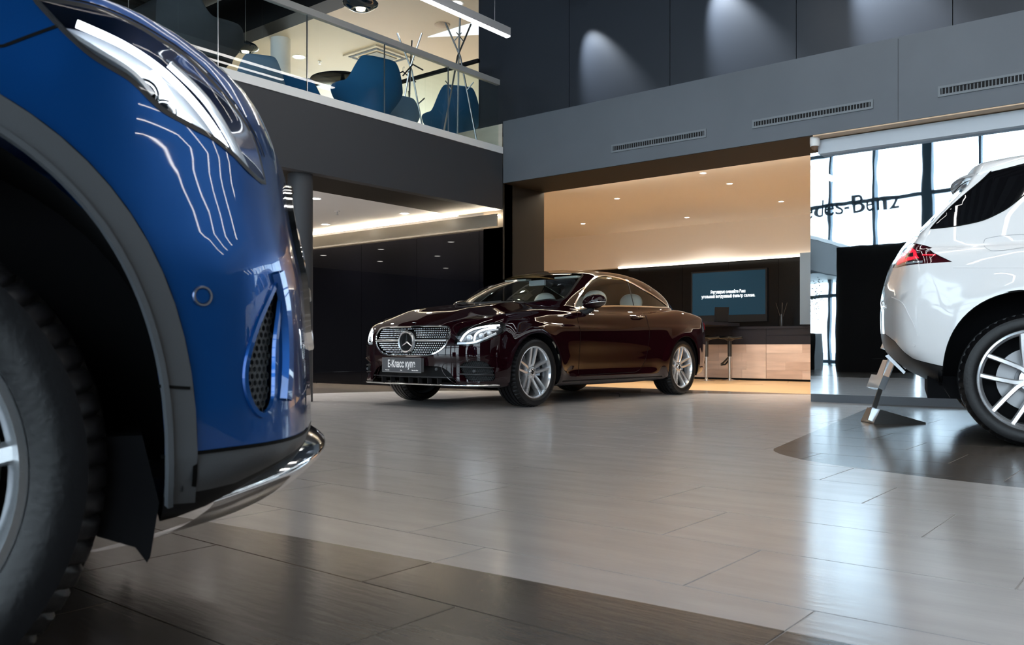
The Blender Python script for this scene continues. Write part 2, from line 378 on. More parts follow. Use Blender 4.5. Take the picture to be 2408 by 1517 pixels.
# TV
tl = PY(1628.3, 643.4, 15.0); br = PY(1799.8, 738.5, 15.0)
tx = (tl[0]+br[0])/2; tw = (br[0]-tl[0])/2; tz0 = br[2]; tz1 = PY(1715, 638.5, 15.0)[2]
tv = empty('television', 'large wall screen with two lines of white text behind the bar table', 'television', (tx, 15.0, tz0))
MB().box(-tw-.03, tw+.03, .002, .036, -.13, tz1-tz0+.03).build('bezel', m_blk, tv)
MB().box(-tw, tw, 0, .002, 0, tz1-tz0).build('screen', M('screen_blue', (.01, .02, .03), .1, emit=(.010, .05, .085), es=.38, spec=.1), tv)
m_txt = M('screen_text', (.8, .85, .9), .5, emit=(.7, .8, .88), es=.9)
rotx = Matrix.Rotation(PI/2, 4, 'X')
zt = (tz1-tz0)
text_mesh('screen_text', 'Регулярно меняйте Ваш', .082, m_txt, tv, Matrix.Translation((0, -.004, zt*.535)) @ rotx, .001, .72, .002)
text_mesh('screen_text', 'угольный воздушный фильтр салона.', .082, m_txt, tv, Matrix.Translation((0, -.004, zt*.435)) @ rotx, .001, .72, .002)
# bar table
bt = empty('bar_table', 'dark bar table standing out from the oak counter', 'table', (-6.42, 13.5, 0))
MB().box(-1.3, 0, -.75, .88, .955, 1.01).build('tabletop', m_counter, bt)
MB().box(-1.2, -.75, -.5, -.3, 0, .955).build('leg', m_counter, bt)
# laptop
lp = PD(1690, 14.3); lt = empty('laptop', 'black laptop with raised lid on the bar table', 'laptop', (-6.62, 13.95, 1.01), R(50))
MB().box(-.13, .13, -.11, .11, 0, .018).build('base', m_blk, lt)
MB().prism([(-.13, 0), (.13, 0), (.13, .25), (-.13, .25)], 0, .01, lambda a, b, t: (a, -.11-b*.12-t, .018+b)).build('lid', m_blk, lt)
# stools
def stool(x, y, rz, label):
    s = empty('bar_stool', label, 'stool', (x, y, 0), rz, 'bar stools at the bar table')
    MB().lathe([(0, 0), (.15, 0), (.155, .008), (.03, .022), (.028, .03), (0, .03)], 40).build('base', m_chrome, s, 40)
    MB().lathe([(0, .03), (.026, .03), (.026, .42), (0, .42)], 20).build('pole', m_steel, s, 40)
    MB().lathe([(0, .42), (.034, .42), (.036, .69), (.12, .735), (0, .74)], 20).build('sleeve', m_plast, s, 40)
    MB().tube([(0, .03, .40), (.12, .05, .31), (.22, .02, .29), (.26, 0, .27), (.22, -.06, .28), (.06, -.05, .38)], .016, 8).build('footrest', m_plast, s, 40)
    g = MB(); nx, ny = 14, 10
    vv = [(x_*.17, y_*.17*(1-.12*x_*x_), .745+.035*x_*x_*(1 if x_ > 0 else .4)+.012*y_*y_) for i in range(nx+1) for j in range(ny+1) for x_, y_ in [((i/nx*2-1), (j/ny*2-1))]]
    g.add(vv, [(i*(ny+1)+j, (i+1)*(ny+1)+j, (i+1)*(ny+1)+j+1, i*(ny+1)+j+1) for i in range(nx) for j in range(ny)])
    so = g.build('seat', M('black_seat', (.01, .01, .01), .25, coat=.5), s, 60); md = so.modifiers.new('s', 'SOLIDIFY'); md.thickness = .03
    return s
p = PZ(1661, 896.5, 0); stool(p[0], p[1], 2.6, 'black bar stool on a chrome pole, nearer the coupe')
p = PZ(1705, 895.5, 0); stool(p[0]+.03, p[1]+.12, 2.6, 'black bar stool on a chrome pole, farther from the coupe')
# sticks in a vase
vp = PY(1838, 765, 14.75); vz = empty('reed_vase', 'slim dark vase of reeds on the dark worktop', 'vase', (vp[0], 14.75, .945))
MB().lathe([(0, 0), (.03, 0), (.035, .1), (.022, .22), (.018, .22), (.02, .02), (0, .02)], 20).build('vase', M('dark_glass', (.02, .02, .02), .15), vz, 40)
for k in range(4):
    a = k*1.7; MB().tube([(0, 0, .1), (.10*math.cos(a), .08*math.sin(a), .42)], .003, 5).build('reed', M('dark_reed', (.05, .04, .035), .6), vz)
# security camera under the fascia
sp_ = PY(1919, 340, 9.0); sm = empty('surveillance_camera', 'small white dome camera beneath the grey fascia by the mirror panel', 'camera', (sp_[0]-.02, 9.02, 2.79))
MB().lathe([(0, 0), (.05, 0), (.05, -.07), (.045, -.10), (0, -.10)], 20).build('housing', m_white, sm, 40)
MB().lathe([(0, -.145), (.03, -.125), (.04, -.10), (0, -.1)], 20).build('lens', M('dark_dome', (.2, .12, .08), .1), sm, 40)
# ---- mirror wall
YM = 9.18; XM = PY(1906, 900, YM)[0]
mw = struct(MB().box(XM, 8, YM, YM+.03, .083, 2.66).build('wall_mirror', m_mirror))
SB('baseboard_mirror', m_fasc, XM+.01, 8, YM-.02, YM+.25, 0, .083)
SB('wall_mirror_back', m_dark, XM+.02, 8, YM+.03, YM+.3, .083, 2.66)
p = PY(1924, 369, YM-.1)
SB('trim_header', M('pale_blue_grey_paint', (.55, .6, .66), .5), p[0], 8, YM-.10, YM+.3, 2.62, 2.765)
SB('trim_header_slot', M('oak_soffit_strip', (.7, .5, .33), .5), p[0], 8, YB+.001, YB+.3, 2.775, 2.787)
# ---- main roof
SB('ceiling_main', m_blk, -16.2, 9, -12.2, 16, 8.6, 8.8)
rb = MB()
for k in range(60): rb.box(-16+k*.3, -15.86+k*.3, -3, 16, 7.15, 7.25)
rc = rb.build('roof_ribs', m_dark); rc['kind'] = 'structure'; rc.name = 'trim_ribs'
SB('ceiling_deck', m_blk, -16.2, -7.8, -3, 16, 7.25, 7.4)
SB('trim_beam', m_blk, -16, XE-.02, YB-.35, YB+.0, 5.97, 7.1)
SB('ceiling_lounge', m_lcream, -16, XE-.02, YB, 16, 5.97, 6.1)
struct(MB().tube([(-16, 7.7, 6.35), (XF-.6, 7.7, 6.35)], .22, 20).build('trim_duct', m_dark, None, 40))
SB('wall_lounge_back', m_lcream, -16, XE, 15.9, 16.1, 3.58, 6)
SB('wall_right', m_blk, 9, 9.2, -7.4, 16, 0, 8.8)
SB('wall_back_far', m_dark, -16, 9, 16, 16.2, 0, 8.8)
for k, (x0, x1) in enumerate(((-16.0, -12.5), (-12.4, -9.2), (-9.1, XE-.05))):
    pass
SB('trim_lounge_dark_wall', m_panel, -10.4, XE-.02, 11.6, 11.7, 3.59, 4.75)
# ---- outer glass wall behind the camera (turned 9.4 degrees) and on the right
def curtain(name, c0, c1, z1, nv, rows, thick=.12):
    a = Vector((c0[0], c0[1], 0)); b = Vector((c1[0], c1[1], 0)); d_ = (b-a); L = d_.length; ang = math.atan2(d_.y, d_.x)
    root = bpy.data.objects.new(name, None); COL.objects.link(root); root.location = a; root.rotation_euler = (0, 0, ang); root['kind'] = 'structure'
    fr = M('curtain_wall_frame', (.10, .20, .28), .45)
    for k in range(nv+1):
        x = L*k/nv; wdt = .34 if k % 3 == 0 else .09
        MB().box(x-wdt/2, x+wdt/2, -.12, .05, 0, z1).build('mullion', fr, root)
    for z in rows: MB().box(0, L, -.06, .03, z-.06, z+.06).build('transom', fr, root)
    zz = [0]+[r_ for r_ in rows]+[z1]
    MB().box(0, L, -.005, .005, 0, z1).build('pane', m_glassw, root)
    return root
curtain('window_1', (-16, -11.6), (9, -7.46), 8.6, 16, (.1, 2.3, 3.6, 5.3, 7.0))
# showroom name on the window
def on_window(x, z, off): return Vector((x, -11.6+(x+16)*.1656-off, z))
# ---- lamps
def linear(x, y0, y1, z, label, wires):
    t = empty('linear_lamp', label, 'light', (x, (y0+y1)/2, z), 0, 'suspended linear lamps'); h_ = (y1-y0)/2
    MB().box(-.03, .03, -h_, h_, .012, .10).build('housing', m_alu, t)
    MB().box(-.026, .026, -h_+.004, h_-.004, 0, .012).build('diffuser', m_lin, t)
    for q in wires: MB().tube([(0, q*h_, .1), (0, q*h_, 8.58-z)], .003, 6).build('wire', m_steel, t)
    return t
linear(-5.93, .6, 7.29, 3.97, 'long white linear lamp hanging before the lounge balcony', (.93, -.9))
for k in range(10):
    linear(-3.6+k*1.2, (.5, 1.5)[k > 3], (8.2, 8.6)[k > 3], (4.75, 3.75)[k > 3], 'white linear lamp of the parallel row above the frame', (.9, -.9))
lg = []
for i, x in enumerate((-8.6, -10.3, -12.1, -13.8)):
    for j, y in enumerate((8.3, 6.78, 5.25, 3.2, 1.5)):
        lab = 'round downlight in the white low ceiling beneath the balcony'
        if (i, j) == (0, 0): lab = 'round downlight nearest the soffit in the white low ceiling'
        if (i, j) == (1, 0): lab = 'round downlight beside the dark column in the white low ceiling'
        downlight(x, y, 2.43, .075, lab, 'downlights under the balcony', spot=(90, (1, .95, .9), 150))
def sprinkler(x, y, z, label):
    s = empty('sprinkler', label, 'sprinkler', (x, y, z))
    MB().lathe([(0, 0), (.04, 0), (.035, -.012), (0, -.012)], 16).build('plate', m_white, s, 40)
    MB().lathe([(0, -.012), (.008, -.012), (.008, -.05), (.02, -.052), (.02, -.055), (0, -.055)], 10).build('head', m_steel, s, 40)
p = PZ(793, 496, 2.43); sprinkler(p[0], p[1], 2.43, 'small sprinkler head between downlights of the low ceiling')
ZC2 = 5.97
p = PZ(703, 134, ZC2); downlight(p[0], p[1], ZC2, .13, 'large glowing downlight beside the white column upstairs', 'lounge ceiling lights', m_light, (170, (1, .88, .7), 150))
p = PZ(1072, 8, ZC2); downlight(p[0], p[1], ZC2, .13, 'large glowing downlight near the top of the lounge ceiling', 'lounge ceiling lights', m_light, (170, (1, .88, .7), 150))
for x, y in ((-9.0, 12.5), (-12.5, 11), (-14.5, 13)): downlight(x, y, ZC2, .13, 'large downlight of the lounge ceiling out of view', 'lounge ceiling lights', m_light, (150, (1, .88, .7), 150))
p = PZ(752, 144, ZC2); sprinkler(p[0], p[1], ZC2, 'small dark sprinkler head in the lounge ceiling')
p = PZ(1040, 58, ZC2); tag(MB().lathe([(0, 0), (.13, 0), (.13, -.012), (.115, -.018), (0, -.02)], 28, (p[0], p[1], ZC2)).build('ceiling_speaker', M('cream_grille', (.6, .5, .4), .7), None, 40), 'round flat cream speaker in the lounge ceiling', 'speaker')
p = PZ(888, 132, ZC2); cs = empty('air_conditioner', 'square recessed air conditioning cassette in the lounge ceiling', 'air conditioner', (p[0], p[1], ZC2))
MB().box(-.45, .45, -.45, .45, -.03, 0).build('frame', m_lcream, cs); MB().box(-.25, .25, -.25, .25, -.045, -.03).build('intake', M('cassette_grille', (.35, .33, .3), .6), cs)
for a, b, c, d_ in ((-.38, .38, -.38, -.32), (-.38, .38, .32, .38), (-.38, -.32, -.30, .30), (.32, .38, -.30, .30)): MB().box(a, b, c, d_, -.036, -.03).build('outlet', m_dark, cs)
q = [PZ(*k, ZC2) for k in ((1083, 61), (1005.7, 86), (1127, 138))]
lx0 = q[1][0]; v1 = Vector(q[0])-Vector(q[1]); 
xa = min(a[0] for a in q); ya = min(a[1] for a in q); yb_ = max(a[1] for a in q)
lpn = MB().prism([(q[0][0], q[0][1]), (q[1][0], q[1][1]), (XE-.03, q[2][1]), (XE-.03, q[0][1]+.1)], ZC2-.014, ZC2-.002, lambda a, b, t: (a, b, t)).build('window_reflection', m_reflect)  # window reflection imitated by a thin glowing sheet, no lamp here
tag(lpn, 'pale bluish window reflection on the lounge ceiling, made as a glowing sheet', 'reflection')
# wall washers: small spot heads above the frame
for k, (a, b) in enumerate(((1395, 175), (1700, 88), (2050, 5))):
    p = PY(a, b, YU); x = p[0]-.25; z = p[2]+.95
    t = empty('wall_spotlight', 'small dark spotlight washing the upper wall, above the frame', 'light', (x, YU-.30, z), 0, 'wall washing spotlights')
    MB().lathe([(0, 0), (.035, 0), (.04, .11), (0, .11)], 18).build('head', m_blk, t, 40)
    MB().box(-.012, .012, 0, .30, .10, .12).build('arm', m_blk, t)
    ld = bpy.data.lights.new('spot', 'SPOT'); ld.energy = (300, 420, 700)[k]; ld.color = (.85, .93, 1); ld.spot_size = R(46); ld.spot_blend = .8; ld.shadow_soft_size = .03
    lo = bpy.data.objects.new('lamp', ld); COL.objects.link(lo); lo.parent = t; lo.location = (0, 0, -.01)
    dv = Vector((.42, .30, -1.0)); lo.rotation_euler = dv.to_track_quat('-Z', 'Y').to_euler()
# ---- column under the balcony, white column upstairs
c_ = c2r((706-1204)/F*9.2, 9.2)
cl = struct(MB().lathe([(.0, 0), (.132, 0), (.132, 2.43), (0, 2.43)], 40, (c_[0], c_[1], 0)).build('trim_column', m_dark, None, 40))
c_ = PD(657, 15.0)
struct(MB().lathe([(.0, 3.58), (.17, 3.58), (.17, 5.97), (0, 5.97)], 40, (c_[0], max(c_[1], 9.15), 0)).build('trim_column_upper', m_white, None, 40))
# ---- glass balustrade along the balcony: panes and rail
bal = empty('glass_balustrade', 'frameless glass balustrade with steel handrail along the balcony', 'balustrade', (XF-.06, 0, ZL))
ys = sorted([PX(q, 200, XF-.06)[1] for q in (512, 722, 904, 1054, 1187)])
ys = [ys[0]-1.8*k for k in (3, 2, 1)]+ys; ys[-1] = YB-.03
for a, b in zip(ys[:-1], ys[1:]): MB().box(-.006, .006, a+.004, b-.004, -.02, .84).build('pane', m_glass, bal)
for a in ys[1:-1]: MB().box(-.008, .008, a-.0035, a+.0035, -.0, .84).build('joint_seal', m_steel, bal)
MB().bar((0, ys[0], .865), (0, YB-.03, .875), .06, .07).build('handrail', m_rail, bal)
bl2 = empty('glass_balustrade', 'short glass balustrade with dark rail on the upper step', 'balustrade', (0, YB+.03, 3.585))
xs_ = [PY(q, 200, YB+.03)[0] for q in (925, 1000, 1054, 1126)]; xs_ = [xs_[0]-2.4, xs_[0]-1.2]+xs_
for a, b in zip(xs_[:-1], xs_[1:]): MB().box(a+.004, b-.004, -.006, .006, 0, .94).build('pane', m_glass, bl2)
MB().bar((xs_[0], 0, .96), (xs_[-1], 0, .96), .05, .045).build('handrail', m_blk, bl2)
# ---- lounge furniture
def shell_chair(name, loc, rz, m, label, s=1.0, back=.80, base=m_chrome):
    t = empty(name, label, 'chair', loc, rz, 'shell armchairs in the lounge')
    na, nz = 56, 14; vs_, fs = [], []
    def sm(x): x = max(0, min(1, x)); return x*x*(3-2*x)
    for i in range(na+1):
        a = (i/na*2-1)*R(128); d_ = abs(math.degrees(a))
        top = .54+(back-.54)*(1-sm((d_-30)/30))-.10*sm((d_-95)/33)
        for j in range(nz+1):
            h_ = j/nz; z = .20+(top-.20)*h_
            rr = (.23+.16*sm(min(1, (z-.2)/.34)))+.03*max(0, z-.5)-(.07*sm((60-d_)/60)*max(0, z-.52)/.4)
            vs_.append((-rr*math.cos(a)*s, rr*math.sin(a)*1.08*s, z*s))
    for i in range(na):
        for j in range(nz): fs.append((i*(nz+1)+j, (i+1)*(nz+1)+j, (i+1)*(nz+1)+j+1, i*(nz+1)+j+1))
    o = MB().add(vs_, fs).build('shell', m, t, 70); md = o.modifiers.new('s', 'SOLIDIFY'); md.thickness = .045; md.offset = 1; md2 = o.modifiers.new('b', 'SUBSURF'); md2.levels = md2.render_levels = 1
    MB().lathe([(0, .2*s), (.23*s, .2*s), (.36*s, .38*s), (.34*s, .45*s), (0, .46*s)], 36).build('seat', m, t, 60)
    MB().lathe([(0, .05), (.025, .05), (.025, .21*s), (0, .21*s)], 14).build('pedestal', base, t, 40)
    b = MB()
    for k in range(4):
        a = PI/4+k*PI/2; b.bar((0, 0, .045), (.30*s*math.cos(a), .30*s*math.sin(a), .015), .03, .025)
    b.build('base', base, t)
    return t
def at(px, d): p = PD(px, d); return (p[0], p[1], ZL)
def face(px, extra=0): return YAW+PI/2+extra             # chair facing direction (back is -x)
shell_chair('armchair', at(478, 8.75), R(100), m_gryf, 'large charcoal armchair behind the glass, nearest the blue car', 1.0, .84)
shell_chair('armchair', at(862, 10.7), R(165), m_teal, 'deep blue armchair right of the black lounge table', .98, .84)
shell_chair('armchair', at(712, 11.0), R(-20), m_teal, 'deep blue armchair left of the black lounge table', 1.0, .88)
shell_chair('armchair', at(608, 10.15), R(150), m_lblue, 'pale blue armchair partly behind the balcony edge', .72, .95)
shell_chair('armchair', at(918, 11.55), R(160), m_lblue, 'pale blue armchair half hidden behind the deep blue one', .85, .72)
def round_table(loc, r, h_, m, label):
    t = empty('round_table', label, 'table', loc)
    MB().lathe([(0, h_-.03), (r-.02, h_-.03), (r, h_-.015), (r-.005, h_), (0, h_)], 48).build('tabletop', m, t, 40)
    MB().lathe([(0, .02), (.035, .02), (.035, h_-.03), (0, h_-.03)], 20).build('pedestal', m, t, 40)
    MB().lathe([(0, 0), (.28, 0), (.28, .012), (.04, .025), (0, .025)], 36).build('foot', m, t, 40)
round_table(at(806, 11.9), .45, 1.0, M('black_lacquer', (.01, .01, .012), .12), 'round black table between the deep blue armchairs')
def up(px, d): p = PD(px, d); return (p[0], p[1], 3.585)
shell_chair('armchair', up(1062, 13.2), R(150), m_teal, 'dim blue armchair behind the coat racks on the upper step', 1.0, .92)
shell_chair('armchair', up(950, 13.9), R(-20), m_brnf, 'dark brown armchair at the upper step beyond the rail', 1.0, 1.0)
round_table(up(1005, 15.0), .45, .62, M('black_lacquer', (.01, .01, .012), .12), 'dark table behind the coat racks on the upper step')
def rack(loc, rz, h_, label, hangers=0):
    t = empty('coat_rack', label, 'coat rack', loc, rz)
    for k in range(3):
        a = k*2*PI/3+.3; k0 = .66
        foot = Vector((.28*math.cos(a), .28*math.sin(a), 0)); mid = Vector((.02*math.cos(a), .02*math.sin(a), h_*.72)); top = Vector((-.20*math.cos(a), -.20*math.sin(a), h_))
        MB().tube([foot, mid, mid+(top-mid)*.25, top], .012, 8).build('leg', m_steel, t, 40)
        for z, l_ in ((.85, .12), (.48, .10)):
            pnt = mid+(top-mid)*.45 if z > .8 else foot+(mid-foot)*.62
            MB().tube([pnt, pnt+Vector((l_*math.cos(a), l_*math.sin(a), .10))], .009, 6).build('peg', m_steel, t, 40)
    return t
p = at(1079, 11.6); rack(p, 0, 1.72, 'chrome tripod coat rack at the corner of the balcony')
p = at(965, 12.15); rk = rack(p, .9, 1.72, 'chrome tripod coat rack with hangers right of the blue armchair')
for k in range(2):
    hx = empty('coat_hanger', ['dark coat hanger on the left coat rack, turned outward', 'dark coat hanger on the left coat rack, hanging lower'][k], 'hanger', (p[0]+.10-.2*k, p[1]-.05, ZL+1.28-.06*k), k*1.2)
    MB().tube([(-.2, 0, -.12), (0, 0, 0), (.2, 0, -.12)], .011, 6).build('bar', m_plast, hx, 40)
    MB().tube([(0, 0, 0), (0, 0, .05), (.02, 0, .075), (.03, 0, .05)], .003, 6).build('hook', m_steel, hx, 40)
def pendant(px, py, d, r_, label):
    x, y = PD(px, d); z = H+(YH-py)/F*d
    t = empty('pendant_lamp', label, 'lamp', (x, y, z))
    MB().lathe([(.03, r_*.44), (r_*.4, r_*.40), (r_*.8, r_*.22), (r_, 0), (r_*.93, -r_*.14), (r_*.55, -r_*.33), (r_*.42, -r_*.36), (r_*.40, -r_*.34), (r_*.52, -r_*.30), (r_*.88, -r_*.12), (r_*.95, 0), (r_*.78, r_*.19), (r_*.38, r_*.37), (.03, r_*.41)], 40).build('shade', m_smoke, t, 60)
    MB().lathe([(0, -r_*.2), (.02, -r_*.30), (.05, -r_*.36), (.055, -r_*.22), (.03, -r_*.05), (0, -r_*.04)], 20).build('bulb', m_bulb, t, 60)
    MB().tube([(0, 0, r_*.4), (0, 0, 7.2-z)], .004, 6).build('cord', m_steel, t)
pendant(577, 112, 12.6, .19, 'smoked glass pendant lamp left of the white column')
pendant(848, 8, 9.9, .205, 'smoked glass pendant lamp cut by the top of the frame')
for px, d in ((302, 10.5), (393, 12.0)):
    x, y = PD(px, d); tag(MB().tube([(x, y, 4.4), (x, y, 7.2)], .005, 6).build('cord', m_steel), 'thin steel suspension wire above the headlight of the blue car' if px == 302 else 'thin steel suspension wire before the dark ribbed roof', 'wire')
# ---- steel brochure stand behind the white car
bs = PZ(2100, 994, 0); st_ = empty('brochure_stand', 'chrome brochure stand with wedge foot behind the white car', 'stand', (bs[0], bs[1], 0), R(-38.9)+PI/2-R(0)); st_.rotation_euler = (0, 0, YAW)
# local x = screen right, y = away
MB().prism([(-.20, 0), (-.20, .005), (-.15, .11), (.195, .012), (.195, 0)], -.12, .12, lambda a, b, t: (a, t, b)).build('foot', m_steel, st_)
MB().bar((-.19, -.03, .02), (.0, -.03, .60), .035, .012, (0, 1, 0)).build('post', m_steel, st_)
def tray(x, z, name):
    o = MB().box(-.004, .004, -.11, .11, 0, .24).box(-.045, -.041, -.11, .11, 0, .10).box(-.045, .004, -.11, .11, -.004, 0).box(-.045, .004, -.11, -.106, 0, .10).box(-.045, .004, .106, .11, 0, .10).build(name, M('clear_acrylic', (.85, .9, .95), .08, .6), st_)
    o.matrix_local = Matrix.Translation((x, -.03, z)) @ Matrix.Rotation(R(22), 4, 'Y'); return o
tray(-.13, .26, 'tray'); tray(-.02, .56, 'tray')
# ---- things seen only in the mirror panel: dark partition, potted tree
SB('wall_partition', m_blk, -6.95, -5.2, -2.9, -2.75, 0, 3.0).rotation_euler = (0, 0, 0)
pt = empty('potted_tree', 'small potted tree near the glass wall, seen in the mirror panel', 'plant', (-8.2, -4.2, 0))
MB().box(-.3, .3, -.3, .3, 0, .95).build('planter', m_blk, pt)
MB().tube([(0, 0, .9), (.03, 0, 1.4), (0, .03, 1.9)], .03, 8).build('trunk', M('bark', (.06, .045, .03), .8), pt, 40)
lv = MB()
for k in range(500):
    a = random.uniform(0, 2*PI); r_ = random.uniform(0, .42)**1; z = random.gauss(1.95, .28); s_ = .05
    c0 = Vector((r_*math.cos(a), r_*math.sin(a), z)); d1 = Vector((random.uniform(-1, 1), random.uniform(-1, 1), random.uniform(-1, 1))).normalized()*s_; d2 = d1.cross(Vector((random.random(), random.random(), 1))).normalized()*s_*.4
    lv.add([c0, c0+d1*.5+d2, c0+d1, c0+d1*.5-d2], [(0, 1, 2, 3)])
lf = lv.build('foliage', m_leafm, pt, fix=False); lf['kind'] = 'stuff'
lx = -8.9
sgn = empty('window_lettering', 'large dark name lettering on the outer glass wall, seen in the mirror', 'sign', (0, 0, 0))
def wl(x): return -11.6+(x+16)*.1656+.06
angw = math.atan(.1656)
msign = Matrix.Translation((-7.42, wl(-7.42), 5.2)) @ Matrix.Rotation(angw, 4, 'Z') @ Matrix.Rotation(PI/2, 4, 'X')
text_mesh('letters', 'Mercedes-Benz', .85, M('sign_blue_grey', (.04, .09, .14), .5), sgn, msign, .02, .95, 0, 'RIGHT')
# ================================================================== CARS
def spl(pts, sm=0.0, n=4000):
    xs = np.array([p[0] for p in pts], float); ys = np.array([p[1] for p in pts], float)
    o = np.argsort(xs); xs, ys = xs[o], ys[o]; h = np.diff(xs); dl = np.diff(ys)/h; m = np.zeros(len(xs))
    for i in range(1, len(xs)-1):                         # monotone cubic
        if dl[i-1]*dl[i] > 0: w1 = 2*h[i]+h[i-1]; w2 = h[i]+2*h[i-1]; m[i] = (w1+w2)/(w1/dl[i-1]+w2/dl[i])
    m[0] = dl[0]; m[-1] = dl[-1]
    X = np.linspace(xs[0], xs[-1], n); k = np.clip(np.searchsorted(xs, X)-1, 0, len(h)-1); t = (X-xs[k])/h[k]
    Y = (2*t**3-3*t**2+1)*ys[k]+(t**3-2*t**2+t)*h[k]*m[k]+(-2*t**3+3*t**2)*ys[k+1]+(t**3-t**2)*h[k]*m[k+1]
    if sm > 0:
        dx = X[1]-X[0]; q = int(3*sm/dx); ker = np.exp(-.5*(np.arange(-q, q+1)*dx/sm)**2); ker /= ker.sum()
        lo = Y[0]-(Y[1]-Y[0])*np.arange(q, 0, -1); hi = Y[-1]+(Y[-1]-Y[-2])*np.arange(1, q+1)
        Y = np.convolve(np.concatenate([lo, Y, hi]), ker, 'valid')
    e0 = (Y[1]-Y[0])/(X[1]-X[0]); e1 = (Y[-1]-Y[-2])/(X[1]-X[0])
    def f(x):
        r = np.interp(x, X, Y); r = np.where(x < X[0], Y[0]+(x-X[0])*e0, r); return np.where(x > X[-1], Y[-1]+(x-X[-1])*e1, r)
    return f
def smax(a, b, k): h = np.maximum(k-np.abs(a-b), 0)/k; return np.maximum(a, b)+h*h*k*.25
def smin(a, b, k): return -smax(-a, -b, k)
def sstep(x, a, b): t = np.clip((x-a)/(b-a), 0, 1); return t*t*(3-2*t)
def smoothpoly(P, n=6, closed=True, corner=()):           # Catmull-Rom through the points
    P = [np.array(p, float) for p in P]; m = len(P); out = []
    for i in range(m if closed else m-1):
        p1, p2 = P[i], P[(i+1) % m]; p0 = P[i-1] if (closed or i > 0) else p1; p3 = P[(i+2) % m] if (closed or i < m-2) else p2
        ch = np.hypot(*(p2-p1)); t1 = (p2-p0)*(ch/max(1e-9, np.hypot(*(p2-p0)))); t2 = (p3-p1)*(ch/max(1e-9, np.hypot(*(p3-p1))))
        if i in corner: t1 = (p2-p1)
        if (i+1) % m in corner: t2 = (p2-p1)
        for k in range(n):
            t = k/n; out.append(tuple((2*t**3-3*t**2+1)*p1+(t**3-2*t**2+t)*t1+(-2*t**3+3*t**2)*p2+(t**3-t**2)*t2))
    if not closed: out.append(tuple(P[-1]))
    return out
def inpoly(x, y, P):
    P = np.asarray(P); x = np.asarray(x); y = np.asarray(y); c = np.zeros(x.shape, bool); n = len(P); j = n-1
    for i in range(n):
        xi, yi = P[i]; xj, yj = P[j]
        if yi != yj: c ^= ((yi > y) != (yj > y)) & (x < (xj-xi)*(y-yi)/(yj-yi)+xi)
        j = i
    return c
def frame(ax, side):                                       # drawing plane (U, W) and outward direction D of a projected outline
    q = math.sqrt(.5)
    return [np.array(v, float) for v in {'y': ((1, 0, 0), (0, 0, 1), (0, side, 0)), 'x': ((0, 1, 0), (0, 0, 1), (side, 0, 0)), 'z': ((1, 0, 0), (0, 1, 0), (0, 0, 1)), 'd': ((-q, q*side, 0), (0, 0, 1), (q, q*side, 0)), 'e': ((q, q*side, 0), (0, 0, 1), (-q, q*side, 0))}[ax]]
